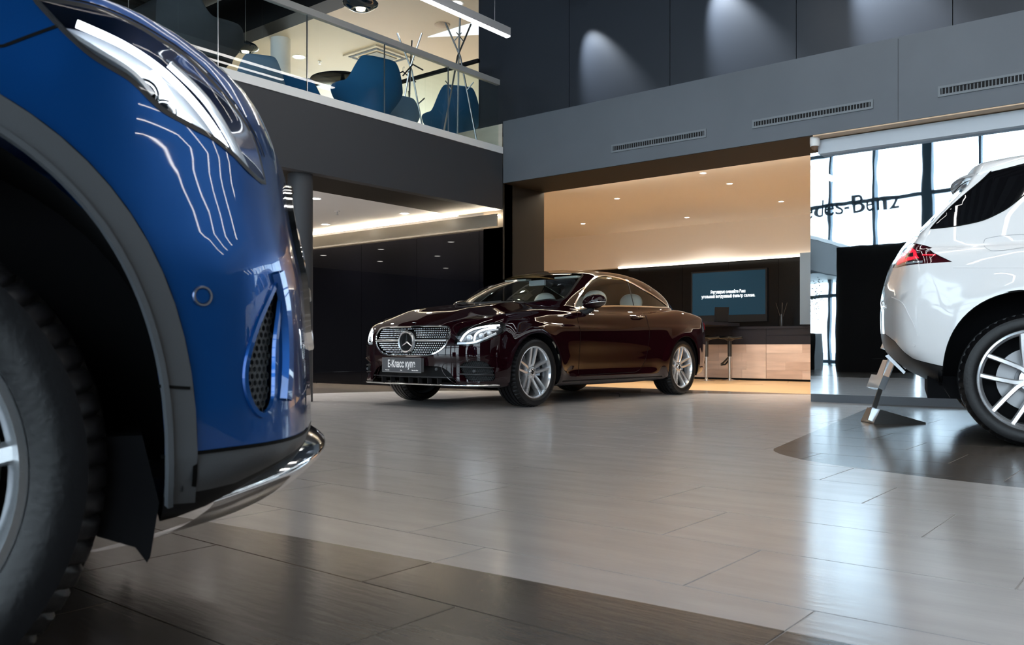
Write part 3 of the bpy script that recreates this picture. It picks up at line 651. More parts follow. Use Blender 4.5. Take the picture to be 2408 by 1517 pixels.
class Body:
    def __init__(s, f, x0, x1, z0, name): s.f = f; s.x0 = x0; s.x1 = x1; s.z0 = z0; s.name = name
    def F(s, p): return s.f(p[:, 0], p[:, 1], p[:, 2])
    def normal(s, p, e=.0025):
        p = np.asarray(p, float); g = np.stack([s.F(p+np.eye(3)[i]*e)-s.F(p-np.eye(3)[i]*e) for i in range(3)], 1)
        return g/np.maximum(np.linalg.norm(g, axis=1, keepdims=True), 1e-9)
    def march(s, o, d, L=1.7, n=36, inward=False):        # first crossing along o+t d
        t = np.linspace(0, L, n); sg = -1 if not inward else 1
        prev = s.F(o)*sg; hit = np.zeros(len(o)); done = np.zeros(len(o), bool); lo = np.zeros(len(o)); hi = np.full(len(o), L)
        for k in range(1, n):
            cur = s.F(o+d*t[k])*sg; new = (~done) & (cur <= 0) & (prev > 0) if True else 0
            lo = np.where(new, t[k-1], lo); hi = np.where(new, t[k], hi); done |= new; prev = cur
        for _ in range(17):
            m = (lo+hi)/2; v = s.F(o+d*m[:, None])*sg; lo = np.where(v > 0, m, lo); hi = np.where(v > 0, hi, m)
        return o+d*((lo+hi)/2)[:, None], done
    def mesh(s, dx=.018, nphi=168, ncap=28):
        O, D = [], []; ph = np.linspace(-PI, PI, nphi+1)[:-1]+.0001
        for k in range(ncap, 0, -1):
            th = (PI/2)*k/ncap; O.append(np.tile([s.x0, 0, s.z0], (nphi, 1))); D.append(np.stack([np.full(nphi, -math.sin(th)), math.cos(th)*np.cos(ph), math.cos(th)*np.sin(ph)], 1))
        nx = int((s.x1-s.x0)/dx)
        for k in range(nx+1): O.append(np.tile([s.x0+(s.x1-s.x0)*k/nx, 0, s.z0], (nphi, 1))); D.append(np.stack([np.zeros(nphi), np.cos(ph), np.sin(ph)], 1))
        for k in range(1, ncap+1):
            th = (PI/2)*k/ncap; O.append(np.tile([s.x1, 0, s.z0], (nphi, 1))); D.append(np.stack([np.full(nphi, math.sin(th)), math.cos(th)*np.cos(ph), math.cos(th)*np.sin(ph)], 1))
        n = len(O); P, _ = s.march(np.concatenate(O), np.concatenate(D))
        i = np.arange(n-1)[:, None]*nphi; j = np.arange(nphi)[None, :]; j2 = (j+1) % nphi
        fs = np.stack([i+j, i+nphi+j, i+nphi+j2, i+j2], -1).reshape(-1, 4)
        return P, fs
    def project(s, pts, ax, side=1, off=0.0):             # pts 2D -> surface, ax 'y': (x,z) from the side; 'x': (y,z) from front/rear; 'z': (x,y) from above
        pts = np.asarray(pts, float); U, W_, D = frame(ax, side); o = pts[:, :1]*U+pts[:, 1:]*W_+D*{'y': 1.3, 'x': (s.x1 if side > 0 else -s.x0)+1.6, 'z': 2.3, 'd': 1.9, 'e': -s.x0+1.9}[ax]; d = np.tile(-D, (len(pts), 1))
        P, ok = s.march(o, d, 3.4, 110, True); s.ok = ok
        return P+s.normal(P)*off if off is not None else P
    # -- meshes with the body's own normals
    def out(s, name, V, fs, m, parent, off=0.0, nrm=None, flip=False):
        V = np.asarray(V, float); N = s.normal(V) if nrm is None else nrm; Q = V+N*off
        me = bpy.data.meshes.new(name); me.from_pydata(Q.tolist(), [], [tuple(int(i) for i in f) for f in fs])
        me.polygons.foreach_set('use_smooth', [True]*len(me.polygons))
        if len(me.polygons):                               # face winding to agree with the outward normal
            k = len(me.polygons); pn = np.zeros(k*3); me.polygons.foreach_get('normal', pn); pn = pn.reshape(-1, 3)
            v0 = np.array([p.vertices[0] for p in me.polygons]); bad = (pn*N[v0]).sum(1) < 0
            if bad.any():
                F2 = [tuple(p.vertices)[::-1] if bad[i] else tuple(p.vertices) for i, p in enumerate(me.polygons)]
                me = bpy.data.meshes.new(name); me.from_pydata(Q.tolist(), [], F2); me.polygons.foreach_set('use_smooth', [True]*len(me.polygons))
            me.normals_split_custom_set_from_vertices([tuple(n) for n in N])
        me.materials.append(m); o = bpy.data.objects.new(name, me); COL.objects.link(o)
        if parent: o.parent = parent
        return o
    def shell(s, name, m, parent, holes, paints=()):
        P, fs = s.mesh()
        bm = bmesh.new(); bv = [bm.verts.new(p) for p in P]; bm.verts.index_update()
        for f in fs.tolist():
            if len(set(f)) == 4: bm.faces.new([bv[i] for i in f])
        bmesh.ops.remove_doubles(bm, verts=bm.verts, dist=1e-5); bm.faces.ensure_lookup_table()
        keep = bm.faces.layers.int.new('region')
        for hi_, hole in enumerate(list(holes)+list(paints)):
            poly, ax, side = hole[:3]; pi_ = hi_-len(holes)
            U, W_, D = frame(ax, side); UV, WV = Vector(U), Vector(W_)
            poly = np.asarray(poly); x0, y0 = poly.min(0)-.03; x1, y1 = poly.max(0)+.03
            cen = np.array([f.calc_center_median()[:] for f in bm.faces]); cu, cw, cdp = cen @ U, cen @ W_, cen @ D
            thr = {'y': cdp > .35, 'x': cdp > (s.x1-.25 if side > 0 else -s.x0-.5), 'z': cdp > .5, 'd': cdp > .55, 'e': cdp > 2.2}[ax]
            if pi_ >= 0: thr = cdp > hole[5]
            sel = np.nonzero((cu > x0) & (cu < x1) & (cw > y0) & (cw < y1) & thr)[0]
            bm.faces.ensure_lookup_table(); faces = [bm.faces[int(i)] for i in sel]; n = len(poly)
            def bb(fl):
                r_ = []
                for f in fl:
                    us = [v.co.dot(UV) for v in f.verts]; ws_ = [v.co.dot(WV) for v in f.verts]; r_.append((min(us), max(us), min(ws_), max(ws_)))
                return np.array(r_).reshape(-1, 4)
            BX = bb(faces); alive = np.ones(len(faces), bool)
            for i in range(n):
                p, q = poly[i], poly[(i+1) % n]; L = np.hypot(*(q-p))
                if L < 1e-6: continue
                mn = np.minimum(p, q)-.012; mxx = np.maximum(p, q)+.012
                ids = np.nonzero(alive & (BX[:, 1] >= mn[0]) & (BX[:, 0] <= mxx[0]) & (BX[:, 3] >= mn[1]) & (BX[:, 2] <= mxx[1]))[0]
                near = [faces[k] for k in ids]
                if not near: continue
                co = UV*p[0]+WV*p[1]; no = (UV*(-(q-p)[1])+WV*(q-p)[0])/L
                geo = set(near)
                for f in near: geo.update(f.edges); geo.update(f.verts)
                r_ = bmesh.ops.bisect_plane(bm, geom=list(geo), dist=1e-5, plane_co=co, plane_no=no)
                alive[ids] = False; nf = [g for g in r_['geom'] if isinstance(g, bmesh.types.BMFace)]
                nf = list(set(nf) | {f for f in near if f.is_valid})
                faces += nf; BX = np.concatenate([BX, bb(nf)]); alive = np.concatenate([alive, np.ones(len(nf), bool)])
            faces = [f for f, k in zip(faces, alive) if k]
            fl = [f for f in faces if f.is_valid]; cc_ = np.array([f.calc_center_median()[:] for f in fl])
            inn = inpoly(cc_ @ U, cc_ @ W_, poly)
            if pi_ < 0: bmesh.ops.delete(bm, geom=[f for f, k in zip(fl, inn) if k], context='FACES')
            else:
                for f, k in zip(fl, inn):
                    if k: f[keep] = pi_+1
            bm.faces.ensure_lookup_table()
        V = np.array([v.co[:] for v in bm.verts]); bm.verts.index_update(); Fz = [([v.index for v in f.verts], f[keep]) for f in bm.faces]; bm.free()
        root = None; N = s.normal(V)
        for g in range(len(paints)+1):
            fg = [f for f, k in Fz if k == g]
            if not fg: continue
            ids = sorted({i for f in fg for i in f}); mp = {i: k for k, i in enumerate(ids)}
            o = s.out(name if g == 0 else paints[g-1][4], V[ids], [[mp[i] for i in f] for f in fg], m if g == 0 else paints[g-1][3], parent, 0, N[ids])
            root = root or o
        return root
    def patch(s, name, poly, ax, side, m, parent, off=0.0, res=.03, depthfn=None):
        poly = [tuple(p) for p in poly]; P = np.asarray(poly); x0, y0 = P.min(0); x1, y1 = P.max(0)
        gx = np.arange(x0+res/2, x1, res); gy = np.arange(y0+res/2, y1, res); G = np.array([(a, b) for a in gx for b in gy]).reshape(-1, 2)
        if len(G):
            G = G[inpoly(G[:, 0], G[:, 1], P)]
            d = np.full(len(G), 9.)
            for i in range(len(P)):
                a, b = P[i], P[(i+1) % len(P)]; t = np.clip(((G-a) @ (b-a))/max(1e-9, (b-a) @ (b-a)), 0, 1); d = np.minimum(d, np.hypot(*(G-(a+t[:, None]*(b-a))).T))
            G = G[d > res*.3]
        allp = [Vector(p) for p in poly]+[Vector(p) for p in G.tolist()]; n = len(poly)
        vo, eo, fo = delaunay_2d_cdt(allp, [(i, (i+1) % n) for i in range(n)], [], 1, 1e-5)[:3]
        V = s.project([tuple(v) for v in vo], ax, side, 0.0); ok = s.ok; fo = [f for f in fo if all(ok[i] for i in f)]
        return s.out(name, V, fo, m, parent, off)
    def curve3(s, pts, ax, side, off=0.0, step=.02):
        pts = np.asarray(pts, float); d = np.r_[0, np.cumsum(np.hypot(*np.diff(pts, axis=0).T))]; n = max(2, int(d[-1]/step)+1); t = np.linspace(0, d[-1], n)
        return s.project(np.stack([np.interp(t, d, pts[:, 0]), np.interp(t, d, pts[:, 1])], 1), ax, side, off)
    def ribbon(s, name, pts, ax, side, wd, m, parent, off=.0008, step=.02, closed=False, h=None):
        if closed: pts = list(pts)+[pts[0]]
        P = s.curve3(pts, ax, side, 0, step); N = s.normal(P); T = np.gradient(P, axis=0)
        if closed: T[0] = T[-1] = P[1]-P[-2]
        T /= np.maximum(np.linalg.norm(T, axis=1, keepdims=True), 1e-9); B = np.cross(T, N); k = len(P)
        hh = h if h is not None else 0
        prof = [(-wd/2, off), (wd/2, off)] if not hh else [(-wd/2, off), (-wd/2*.7, off+hh), (wd/2*.7, off+hh), (wd/2, off)]
        V = np.concatenate([P+B*a+N*b for a, b in prof]); q = len(prof); fs = [(i+j*k, i+1+j*k, i+1+(j+1)*k, i+(j+1)*k) for j in range(q-1) for i in range(k-1)]
        mb = MB().add(V.tolist(), fs); o = mb.build(name, m, parent, 50, fix=False)
        return o
# ---- paints
def paint(name, col, metal, rough, flake=0.0, coat=1.0, spec=.5):
    return M(name, col, rough, metal, coat=coat, spec=spec)
m_maroon = paint('maroon_black_paint', (.010, .0012, .0028), 0, .3, spec=0.0)
m_blue = paint('blue_metallic_paint', (.001, .08, .33), .6, .3)
m_whitep = paint('white_car_paint', (.86, .87, .88), 0, .3)
m_tire = M('tyre_rubber', (.006, .006, .007), .38, spec=.3, bump=(60, .1, (1, 1, 1)))
m_rim = M('alloy_silver', (.66, .67, .69), .22, .85)
m_rimg = M('alloy_grey', (.28, .29, .31), .3, .85)
m_disc = M('brake_disc_steel', (.28, .28, .29), .45, .8)
m_clad = M('grey_plastic_cladding', (.075, .08, .088), .45, bump=(300, .05, (1, 1, 1)))
m_cglass = glassmat('car_glass_clear', (.72, .78, .76))
m_dglass = M('dark_car_glass', (.004, .004, .005), .02, coat=1, spec=.6)
m_lens = glassmat('lamp_lens', (.97, .98, 1), 0, 1.45)
m_bowl = M('lamp_reflector', (.82, .86, .9), .3, .6)
m_bowld = M('lamp_dark_housing', (.03, .035, .04), .3, .3)
m_drl = M('daytime_light_strip', (1, 1, 1), .3, emit=(.86, .94, 1), es=4.5)
m_red = M('red_lamp', (.55, .004, .02), .12, coat=1, emit=(1, .02, .05), es=.16)
m_dred = M('dark_red_lamp', (.05, .002, .006), .08, coat=1)
m_seam = M('seam_black', (.004, .004, .004), .6, spec=.1)
m_ivory = M('ivory_leather', (.82, .80, .77), .5)
m_darkint = M('dark_cabin', (.02, .02, .022), .6)
m_under = M('underbody_black', (.006, .006, .007), .8, spec=.1)

def tyre_and_wheel(parent, loc, side, R_, rw, width, style, steer=0):
    """wheel part at hub; local y = outward"""
    def P(o):
        o.matrix_local = Matrix.Identity(4); return o
    wsz = width/2
    # local frame: axis y, outward +y ; root is the rim
    rim = MB()
    prof = [(rw*1.04, wsz-.004), (rw*1.0, wsz-.001), (rw*.975, wsz-.012), (rw*.94, wsz-.03), (rw*.93, -wsz*.6), (rw*1.0, -wsz+.01), (rw*1.04, -wsz+.004)]
    rim.lathe([(r_, h_) for r_, h_ in prof], 72, axis='y')
    hub_y = wsz-.045
    rim.lathe([(0, hub_y), (.03, hub_y), (.034, hub_y-.006), (.075, hub_y-.012), (.085, hub_y-.03), (.09, hub_y-.09), (0, hub_y-.09)], 40, axis='y')
    ro = rim.build('wheel', m_rim, parent, 35)
    if side < 0: ro.rotation_euler = (0, 0, PI+steer)
    else: ro.rotation_euler = (0, 0, steer)
    ro.location = loc
    n = 5
    def spokes(a_in, a_out, w_in, w_out, mtl, y_in, y_out, th, r0, r1, nm, a_mid=None, bend=.45):
        for k in range(n):
            sp_m = MB()
            for sg in (-1, 1):
                a0 = 2*PI*k/n+PI/2
                rs = [r0+(r1-r0)*t for t in np.linspace(0, 1, 8)]
                L, Rr = [], []
                for i, r_ in enumerate(rs):
                    t = i/7; off = sg*(a_in+(a_out-a_in)*(t**bend if bend < 1 else t)); wd = w_in+(w_out-w_in)*t; y = y_in+(y_out-y_in)*t**1.5+.006*math.sin(PI*t)
                    c_ = Vector((r_*math.cos(a0), y, r_*math.sin(a0))); tn = Vector((-math.sin(a0), 0, math.cos(a0)))
                    L.append((c_+tn*(off-wd/2), c_+tn*(off-wd*.30)+Vector((0, th*.28, 0)), c_+tn*(off+wd*.30)+Vector((0, th*.28, 0)), c_+tn*(off+wd/2), c_+tn*(off+wd*.42)-Vector((0, th, 0)), c_+tn*(off-wd*.42)-Vector((0, th, 0))))
                vs_ = [v for row in L for v in row]; fs = [(i*6+j, i*6+(j+1) % 6, (i+1)*6+(j+1) % 6, (i+1)*6+j) for i in range(7) for j in range(6)]
                fs += [tuple(range(6))[::-1], tuple(42+j for j in range(6))]; sp_m.add(vs_, fs)
            o = sp_m.build(nm, mtl, ro, 40)
    if style == 'coupe':
        spokes(.022, .040, .034, .030, m_rim, hub_y-.018, wsz-.028, .05, .06, rw*.955, 'spoke')
    elif style == 'white':
        spokes(.030, .062, .034, .030, M('machined_alloy', (.85, .86, .88), .2, .75), hub_y-.012, wsz-.022, .045, .05, rw*.965, 'spoke')
    else:
        spokes(.03, .06, .04, .034, m_rim, hub_y-.018, wsz-.028, .05, .06, rw*.96, 'spoke')
    cap = MB().lathe([(0, hub_y+.004), (.028, hub_y+.003), (.031, hub_y-.004)], 30, axis='y').build('hub_cap', m_blk, ro, 40)
    st = MB()
    for k in range(3):
        a = PI/2+k*2*PI/3; t_ = Vector((.022*math.cos(a), hub_y+.006, .022*math.sin(a))); w_ = Vector((-math.sin(a), 0, math.cos(a)))*.004; c_ = Vector((0, hub_y+.007, 0))
        st.add([c_+w_, t_, c_-w_, c_+Vector((-.004*math.cos(a), 0, -.004*math.sin(a)))], [(0, 1, 2, 3)])
    st.lathe([(.022, hub_y+.005), (.025, hub_y+.006), (.028, hub_y+.004)], 30, axis='y'); st.build('star_emblem', m_chrome, ro, fix=False)
    for k in range(5):
        a = 2*PI*(k+.5)/5+PI/2; MB().lathe([(0, hub_y+.002), (.009, hub_y+.001), (.011, hub_y-.02)], 10, (.052*math.cos(a), 0, .052*math.sin(a)), 'y').build('wheel_bolt', m_steel, ro, 40)
    MB().lathe([(.09, hub_y-.10), (rw*.66, hub_y-.10), (rw*.66, hub_y-.125), (.09, hub_y-.125)], 48, axis='y').build('brake_disc', m_disc, ro, 40)
    MB().lathe([(rw*.55, hub_y-.06), (rw*.84, hub_y-.065), (rw*.86, hub_y-.15), (rw*.5, hub_y-.15)], 14, axis='y', a0=R(150), a1=R(215)).build('brake_caliper', m_rimg, ro, 40)
    MB().lathe([(0, hub_y-.14), (rw*.93, hub_y-.14), (rw*.93, hub_y-.145), (0, hub_y-.145)], 40, axis='y').build('inner_shield', m_under, ro, 40)
    # tyre
    N = 320 if style == 'blue' else 192; prof = []; shoulder = []
    tp = [(rw*1.035, wsz-.012), (rw*1.05, wsz+.003), (rw*1.10, wsz+.010), (rw+(R_-rw)*.55, wsz+.013), (rw+(R_-rw)*.78, wsz+.006), (R_-.013, wsz-.010), (R_-.004, wsz-.026)]
    tread = []
    grooves = (-.5, -.17, .17, .5)
    y = wsz-.030; pts = []
    for g in (.55, .18, -.18, -.55):
        gy = g*wsz; pts += [(R_, gy+.007), (R_-.009, gy+.005), (R_-.009, gy-.005), (R_, gy-.007)]
    prof = tp+[(R_-.001, wsz-.034)]+pts+[(R_-.001, -wsz+.034)]+[(r_, -h_) for r_, h_ in tp[::-1]]
    vs_, fs = [], []; m = len(prof)
    for k in range(N):
        a = 2*PI*k/N
        for i, (r_, h_) in enumerate(prof):
            low = (k % (5 if style == 'blue' else 4) == 0)
            if low and r_ > R_-.014 and abs(h_) > .5*wsz*1.16: r_ = r_-.008
            vs_.append((r_*math.cos(a), h_, r_*math.sin(a)))
    for k in range(N):
        k2 = (k+1) % N
        for i in range(m-1): fs.append((k*m+i, k2*m+i, k2*m+i+1, k*m+i+1))
    MB().add(vs_, fs).build('tyre', m_tire, ro, 32)
    return ro
def liner(parent, x, z, r_, y0, y1, name='wheel_arch_liner', ex=.3):
    g = MB(); n = 26
    vs_ = [(x+r_*math.cos(a), y, z+r_*math.sin(a)) for y in (y0, y1) for a in [-ex+(PI+2*ex)*k/n for k in range(n+1)]]
    g.add(vs_, [(k, k+1, n+2+k, n+1+k) for k in range(n)])
    g.add([(x, y0, z)]+[(x+r_*math.cos(a), y0, z+r_*math.sin(a)) for a in [-ex+(PI+2*ex)*k/n for k in range(n+1)]], [(0, k+1, k+2) for k in range(n)])
    return g.build(name, m_under, parent, 40, fix=False)
def ell(cx, cz, rx, rz_, n=2.0, a0=0, a1=2*PI, k=48):
    out = []
    for i in range(k+1):
        a = a0+(a1-a0)*i/k; c, s = math.cos(a), math.sin(a)
        out.append((cx+rx*math.copysign(abs(c)**(2/n), c), cz+rz_*math.copysign(abs(s)**(2/n), s)))
    return out
def car_root(name, label, hub, h, wy, cat='car'):
    """hub: camera-plan position of a wheel's outer face, wy its signed local y, h heading in camera plan"""
    hh = np.array(h, float)/np.hypot(*h); l = np.array([-hh[1], hh[0]]); o = np.array(hub)-l*wy
    X, Y = c2r(*o); hx, hy = c2r(*(o+hh)); return empty(name, label, cat, (X, Y, 0), math.atan2(hy-Y, hx-X))
def star(mb, c, r_, ax, th=.012, tilt=0):
    """three pointed star in the y-z plane at x=c[0]"""
    for k in range(3):
        a = PI/2+k*2*PI/3; t_ = (0, r_*math.cos(a), r_*math.sin(a)); b1 = (0, r_*.13*math.cos(a+PI/3), r_*.13*math.sin(a+PI/3)); b2 = (0, r_*.13*math.cos(a-PI/3), r_*.13*math.sin(a-PI/3))
        q = [(c[0]+th, c[1], c[2])]+[(c[0]+p_[0], c[1]+p_[1], c[2]+p_[2]) for p_ in (b2, t_, b1)]+[(c[0]-th*.5, c[1], c[2])]
        mb.add(q, [(0, 1, 2), (0, 2, 3), (4, 2, 1), (4, 3, 2)])
def mirror_part(parent, x, y, z, m, side=1, s=1.0):
    g = MB(); nu, nv = 24, 16; vs_ = []
    for i in range(nu):
        for j in range(nv+1):
            u = 2*PI*i/nu; v = PI*j/nv; sx_ = math.sin(v)
            px = .085*sx_*math.cos(u); pz = .075*sx_*math.sin(u)*(1 if math.sin(u) > 0 else .85); py = -.125*math.cos(v)
            px = px*(1.25 if px > 0 else .45); vs_.append((x+px*s, y+side*py*s, z+pz*s+.015*s*py/.125))
    fs = [(i*(nv+1)+j, ((i+1) % nu)*(nv+1)+j, ((i+1) % nu)*(nv+1)+j+1, i*(nv+1)+j+1) for i in range(nu) for j in range(nv)]
    mm = g.add(vs_, fs).build('door_mirror', m, parent, 60)
    b = MB(); b.tube([(x+.02*s, y-side*.15*s, z-.10*s), (x+.01, y-side*.07*s, z-.085*s), (x+.005, y-side*.02*s, z-.05*s)], [.032*s, .028*s, .03*s], 12); b.build('mirror_foot', m_plast, mm, 50)
    tr = [(x+.108*s*math.cos(t)*(1 if math.cos(t) > 0 else .4), y+side*.02*s+side*.115*s*math.sin(t), z-.012*s+.015*s*math.sin(t)) for t in np.linspace(-1.35, 1.35, 18)]
    MB().tube(tr, .006*s, 8).build('mirror_trim', m_chrome, mm, 50)
    return mm

# ------------------------------------------------------------------ maroon coupe
def coupe_body():
    TL = spl([(.95, .70), (.88, .76), (.82, .81), (.74, .86), (.6, .908), (.4, .957), (.1, 1.0), (-.3, 1.04), (-.7, 1.05), (-1.2, 1.02), (-2.4, 1.03), (-3.0, 1.055), (-3.35, 1.05), (-3.65, 1.02), (-3.86, .99), (-4.0, .93)], .03)
    TLs = spl([(.95, .64), (.8, .75), (.6, .835), (.4, .89), (.1, .935), (-.3, .965), (-.7, .97), (-1.2, .965), (-2.2, .985), (-2.7, 1.02), (-3.0, 1.045), (-3.4, 1.005), (-3.7, .935), (-4, .88)], .04)
    TR = spl([(0, .84), (-.25, 1.03), (-.5, 1.18), (-.8, 1.325), (-1.1, 1.42), (-1.3, 1.46), (-1.55, 1.482), (-1.85, 1.49), (-2.15, 1.482), (-2.5, 1.45), (-2.8, 1.395), (-3.1, 1.31), (-3.35, 1.20), (-3.6, 1.06), (-4, .75)], .05)
    PW = spl([(1.0, .87), (.5, .895), (0, .915), (-.5, .912), (-1.2, .905), (-2.2, .915), (-2.85, .93), (-3.4, .91), (-4.0, .86)], .1)
    SW = spl([(.12, -.12), (.2, -.055), (.26, -.026), (.34, -.014), (.45, -.006), (.6, -.001), (.70, .0), (.78, -.010), (.86, -.028), (.93, -.055), (1.0, -.10), (1.1, -.17)], .02)
    NF = spl([(.1, .78), (.17, .85), (.22, .865), (.30, .86), (.42, .862), (.50, .872), (.60, .868), (.70, .852), (.76, .825), (.82, .77), (.9, .62)], .02)
    NR = spl([(.1, -3.52), (.25, -3.81), (.4, -3.88), (.6, -3.91), (.75, -3.90), (.9, -3.87), (.98, -3.82), (1.1, -3.7)], .03)
    AF = spl([(0, 0), (.25, .012), (.5, .05), (.65, .09), (.75, .135), (.83, .21), (.9, .34), (.96, .6), (1.05, 1.2)], .02)
    AR = spl([(0, 0), (.3, .02), (.6, .09), (.75, .19), (.85, .34), (.93, .62), (1.05, 1.2)], .02)
    ZB = spl([(1.0, .26), (.7, .215), (.45, .20), (0, .19), (-1.5, .18), (-2.9, .20), (-3.5, .25), (-3.9, .36)], .03)
    GW = spl([(0, .62), (-.4, .70), (-.8, .745), (-1.3, .765), (-1.9, .765), (-2.5, .735), (-3.0, .66), (-3.4, .52), (-3.8, .35)], .06)
    def f(x, y, z):
        ya = np.abs(y)
        fl = .022*np.exp(-((np.hypot(x, z-.335)-.40)/.09)**2)+.026*np.exp(-((np.hypot(x+2.873, z-.335)-.40)/.10)**2)
        cz = .80+.035*sstep(-x, 0, 3.0)                              # shoulder crease falling towards the nose
        crease = .010*(1-sstep(z, cz-.02, cz+.012))*sstep(z, cz-.30, cz-.02)*sstep(-x, -.35, .1)*(1-sstep(-x, 3.2, 3.7))
        scoop = -.003*np.exp(-((z-.47)/.11)**2)*sstep(-x, .45, .9)*(1-sstep(-x, 2.0, 2.5))
        sill = .018*np.exp(-((z-.27)/.045)**2)*sstep(-x, .4, .7)*(1-sstep(-x, 2.1, 2.4))
        side = ya-(PW(x)+SW(z)+fl+crease+scoop+sill)
        w = sstep(ya, .35, .86)
        bulge = .014*np.exp(-((ya-.40)/.10)**2)*sstep(x, -.9, -.5)*(1-sstep(x, .55, .8))
        top = z-(TL(x)*(1-w)+TLs(x)*w+bulge)
        front = x-(NF(z)-AF(ya)); rear = NR(z)+AR(ya)-x; bot = ZB(x)-z
        b = smax(smax(side, top, .07), smax(front, smax(rear, bot, .06), .05), .06)
        xs = x+.19*ya*ya*sstep(x, -1.9, -1.2)-.30*ya*ya*(1-sstep(x, -2.9, -2.2))
        roof = z-(TR(xs)-.05*(ya/.6)**2.2)
        gs = ya-(GW(x)-(z-1.0)*.36-.10*np.maximum(z-1.2, 0)**1.5)
        g = smax(roof*.92, gs*.9, .12)
        g = np.maximum(g, .8-z)
        return smin(b, g, .035)
    return Body(f, -3.55, .45, .56, 'coupe')
def coupe():
    T = car_root('coupe', 'glossy dark maroon two door coupe with lit headlights on the showroom floor', (.230, 8.35), (-.647, -.763), .90)
    B = coupe_body()
    win = smoothpoly([(-.85, 1.005), (-.92, 1.082), (-1.04, 1.170), (-1.2, 1.270), (-1.39, 1.352), (-1.58, 1.390), (-1.74, 1.397), (-1.94, 1.385), (-2.14, 1.352), (-2.34, 1.295), (-2.57, 1.228), (-2.83, 1.150), (-3.03, 1.085), (-2.77, 1.072), (-2.31, 1.062), (-1.82, 1.052), (-1.49, 1.040), (-1.17, 1.022), (-.90, .998)], 3, True, (12, 18))
    hlp = smoothpoly([(-.160, .610), (-.138, .69), (-.105, .742), (-.03, .775), (.048, .793), (.17, .808), (.275, .812), (.320, .793), (.315, .732), (.255, .690), (.185, .658), (.074, .620), (-.052, .590)], 4, True, (0,))
    # as seen in side projection for the swept back end
    grp = smoothpoly([(-.50, .745), (-.46, .775), (0, .782), (.46, .775), (.50, .745), (.515, .68), (.47, .585), (.33, .515), (0, .497), (-.33, .515), (-.47, .585), (-.515, .68)], 5)
    archf = ell(0, .335, .385, .392, 2.05, -.45, PI+.45, 44)+[]
    archr = [(x-2.873, z) for x, z in ell(0, .335, .378, .385, 2.05, -.45, PI+.45, 44)]
    vent = smoothpoly([(-.105, .4), (-.071, .439), (.016, .454), (.114, .449), (.173, .41), (.214, .34), (.210, .28), (.15, .268), (-.003, .268), (-.06, .30), (-.09, .351)], 3)
    low = smoothpoly([(-.60, .232), (-.56, .307), (-.48, .375), (-.38, .402), (.38, .402), (.48, .375), (.56, .307), (.60, .232), (0, .222)], 4, True, (0, 7))
    ws = []
    wsp = smoothpoly([(-.21, .0), (-.25, .30), (-.42, .56), (-.62, .69), (-.75, .70), (-.97, .655), (-1.27, .56), (-1.13, .36), (-1.07, 0)], 4, False, (3, 6))
    wsp = wsp+[(a, -b) for a, b in wsp[::-1][1:-1]]
    rwp = smoothpoly([(-2.78, 0), (-2.78, .3), (-2.80, .48), (-2.95, .515), (-3.2, .50), (-3.38, .44), (-3.46, .25), (-3.47, 0)], 4, False, (3, 5)); rwp = rwp+[(a, -b) for a, b in rwp[::-1][1:-1]]
    tlp = lambda s: [(s*a, b) for a, b in smoothpoly([(.42, .80), (.50, .87), (.70, .90), (.80, .90), (.84, .86), (.80, .80), (.66, .765), (.5, .765)], 4)]
    holes = [(win, 'y', 1), (win, 'y', -1), (archf, 'y', 1), (archf, 'y', -1), (archr, 'y', 1), (archr, 'y', -1), (grp, 'x', 1), (hlp, 'd', 1), (hlp, 'd', -1),
             (vent, 'd', 1), (vent, 'd', -1), (low, 'x', 1), (wsp, 'z', 1), (rwp, 'z', 1)]
    B.shell('body', m_maroon, T, holes)
    for s in (1, -1):
        B.patch('side_window', win, 'y', s, m_cglass, T, -.004, .05)
        B.ribbon('window_trim', win, 'y', s, .024, m_chrome, T, -.001, .015, True, .006)
        B.ribbon('b_pillar_seal', [(-2.03, 1.065), (-2.05, 1.2), (-2.08, 1.36)], 'y', s, .02, m_blk, T, -.003, .02)
        B.ribbon('door_seam', smoothpoly([(-.80, .97), (-.735, .90), (-.72, .8), (-.72, .55), (-.71, .31)], 6, False), 'y', s, .007, m_seam, T)
        B.ribbon('door_seam', smoothpoly([(-2.12, 1.04), (-2.14, 1.0), (-2.11, .91), (-2.085, .78), (-2.06, .6), (-2.03, .47), (-1.93, .345), (-1.80, .30), (-.72, .29)], 6, False, (7,)), 'y', s, .007, m_seam, T)
        B.ribbon('hood_seam', smoothpoly([(.70, .52), (.5, .68), (.2, .735), (-.3, .745), (-.62, .735)], 6, False), 'z', s, .006, m_seam, T) if s > 0 else B.ribbon('hood_seam', smoothpoly([(.70, -.52), (.5, -.68), (.2, -.735), (-.3, -.745), (-.62, -.735)], 6, False), 'z', s, .006, m_seam, T)
        B.ribbon('sill_line', [(-.45, .235), (-2.4, .235)], 'y', s, .012, m_seam, T)
        # handle
        hp = B.project([(-1.80, .925), (-2.04, .93)], 'y', s, .0)
        MB().tube([hp[0]+[0, s*.012, 0], hp[0]*.8+hp[1]*.2+[0, s*.036, 0], hp[0]*.2+hp[1]*.8+[0, s*.036, 0], hp[1]+[0, s*.012, 0]], [.010, .014, .014, .010], 10).build('door_handle', m_maroon, T, 50)
        MB().tube([hp[0]*.8+hp[1]*.2+[0, s*.046, 0], hp[0]*.2+hp[1]*.8+[0, s*.046, 0]], .006, 8).build('handle_trim', m_chrome, T, 50)
        B.ribbon('arch_lip', archf, 'y', s, .014, m_seam, T, -.004, .03); B.ribbon('arch_lip', archr, 'y', s, .014, m_seam, T, -.004, .03)
        # headlight: bowl, strips, projectors, lens
        hb = B.patch('headlight', hlp, 'd', s, m_bowld, T, -.045, .025); hb['label'] = 'lit headlight with two bright curved strips'
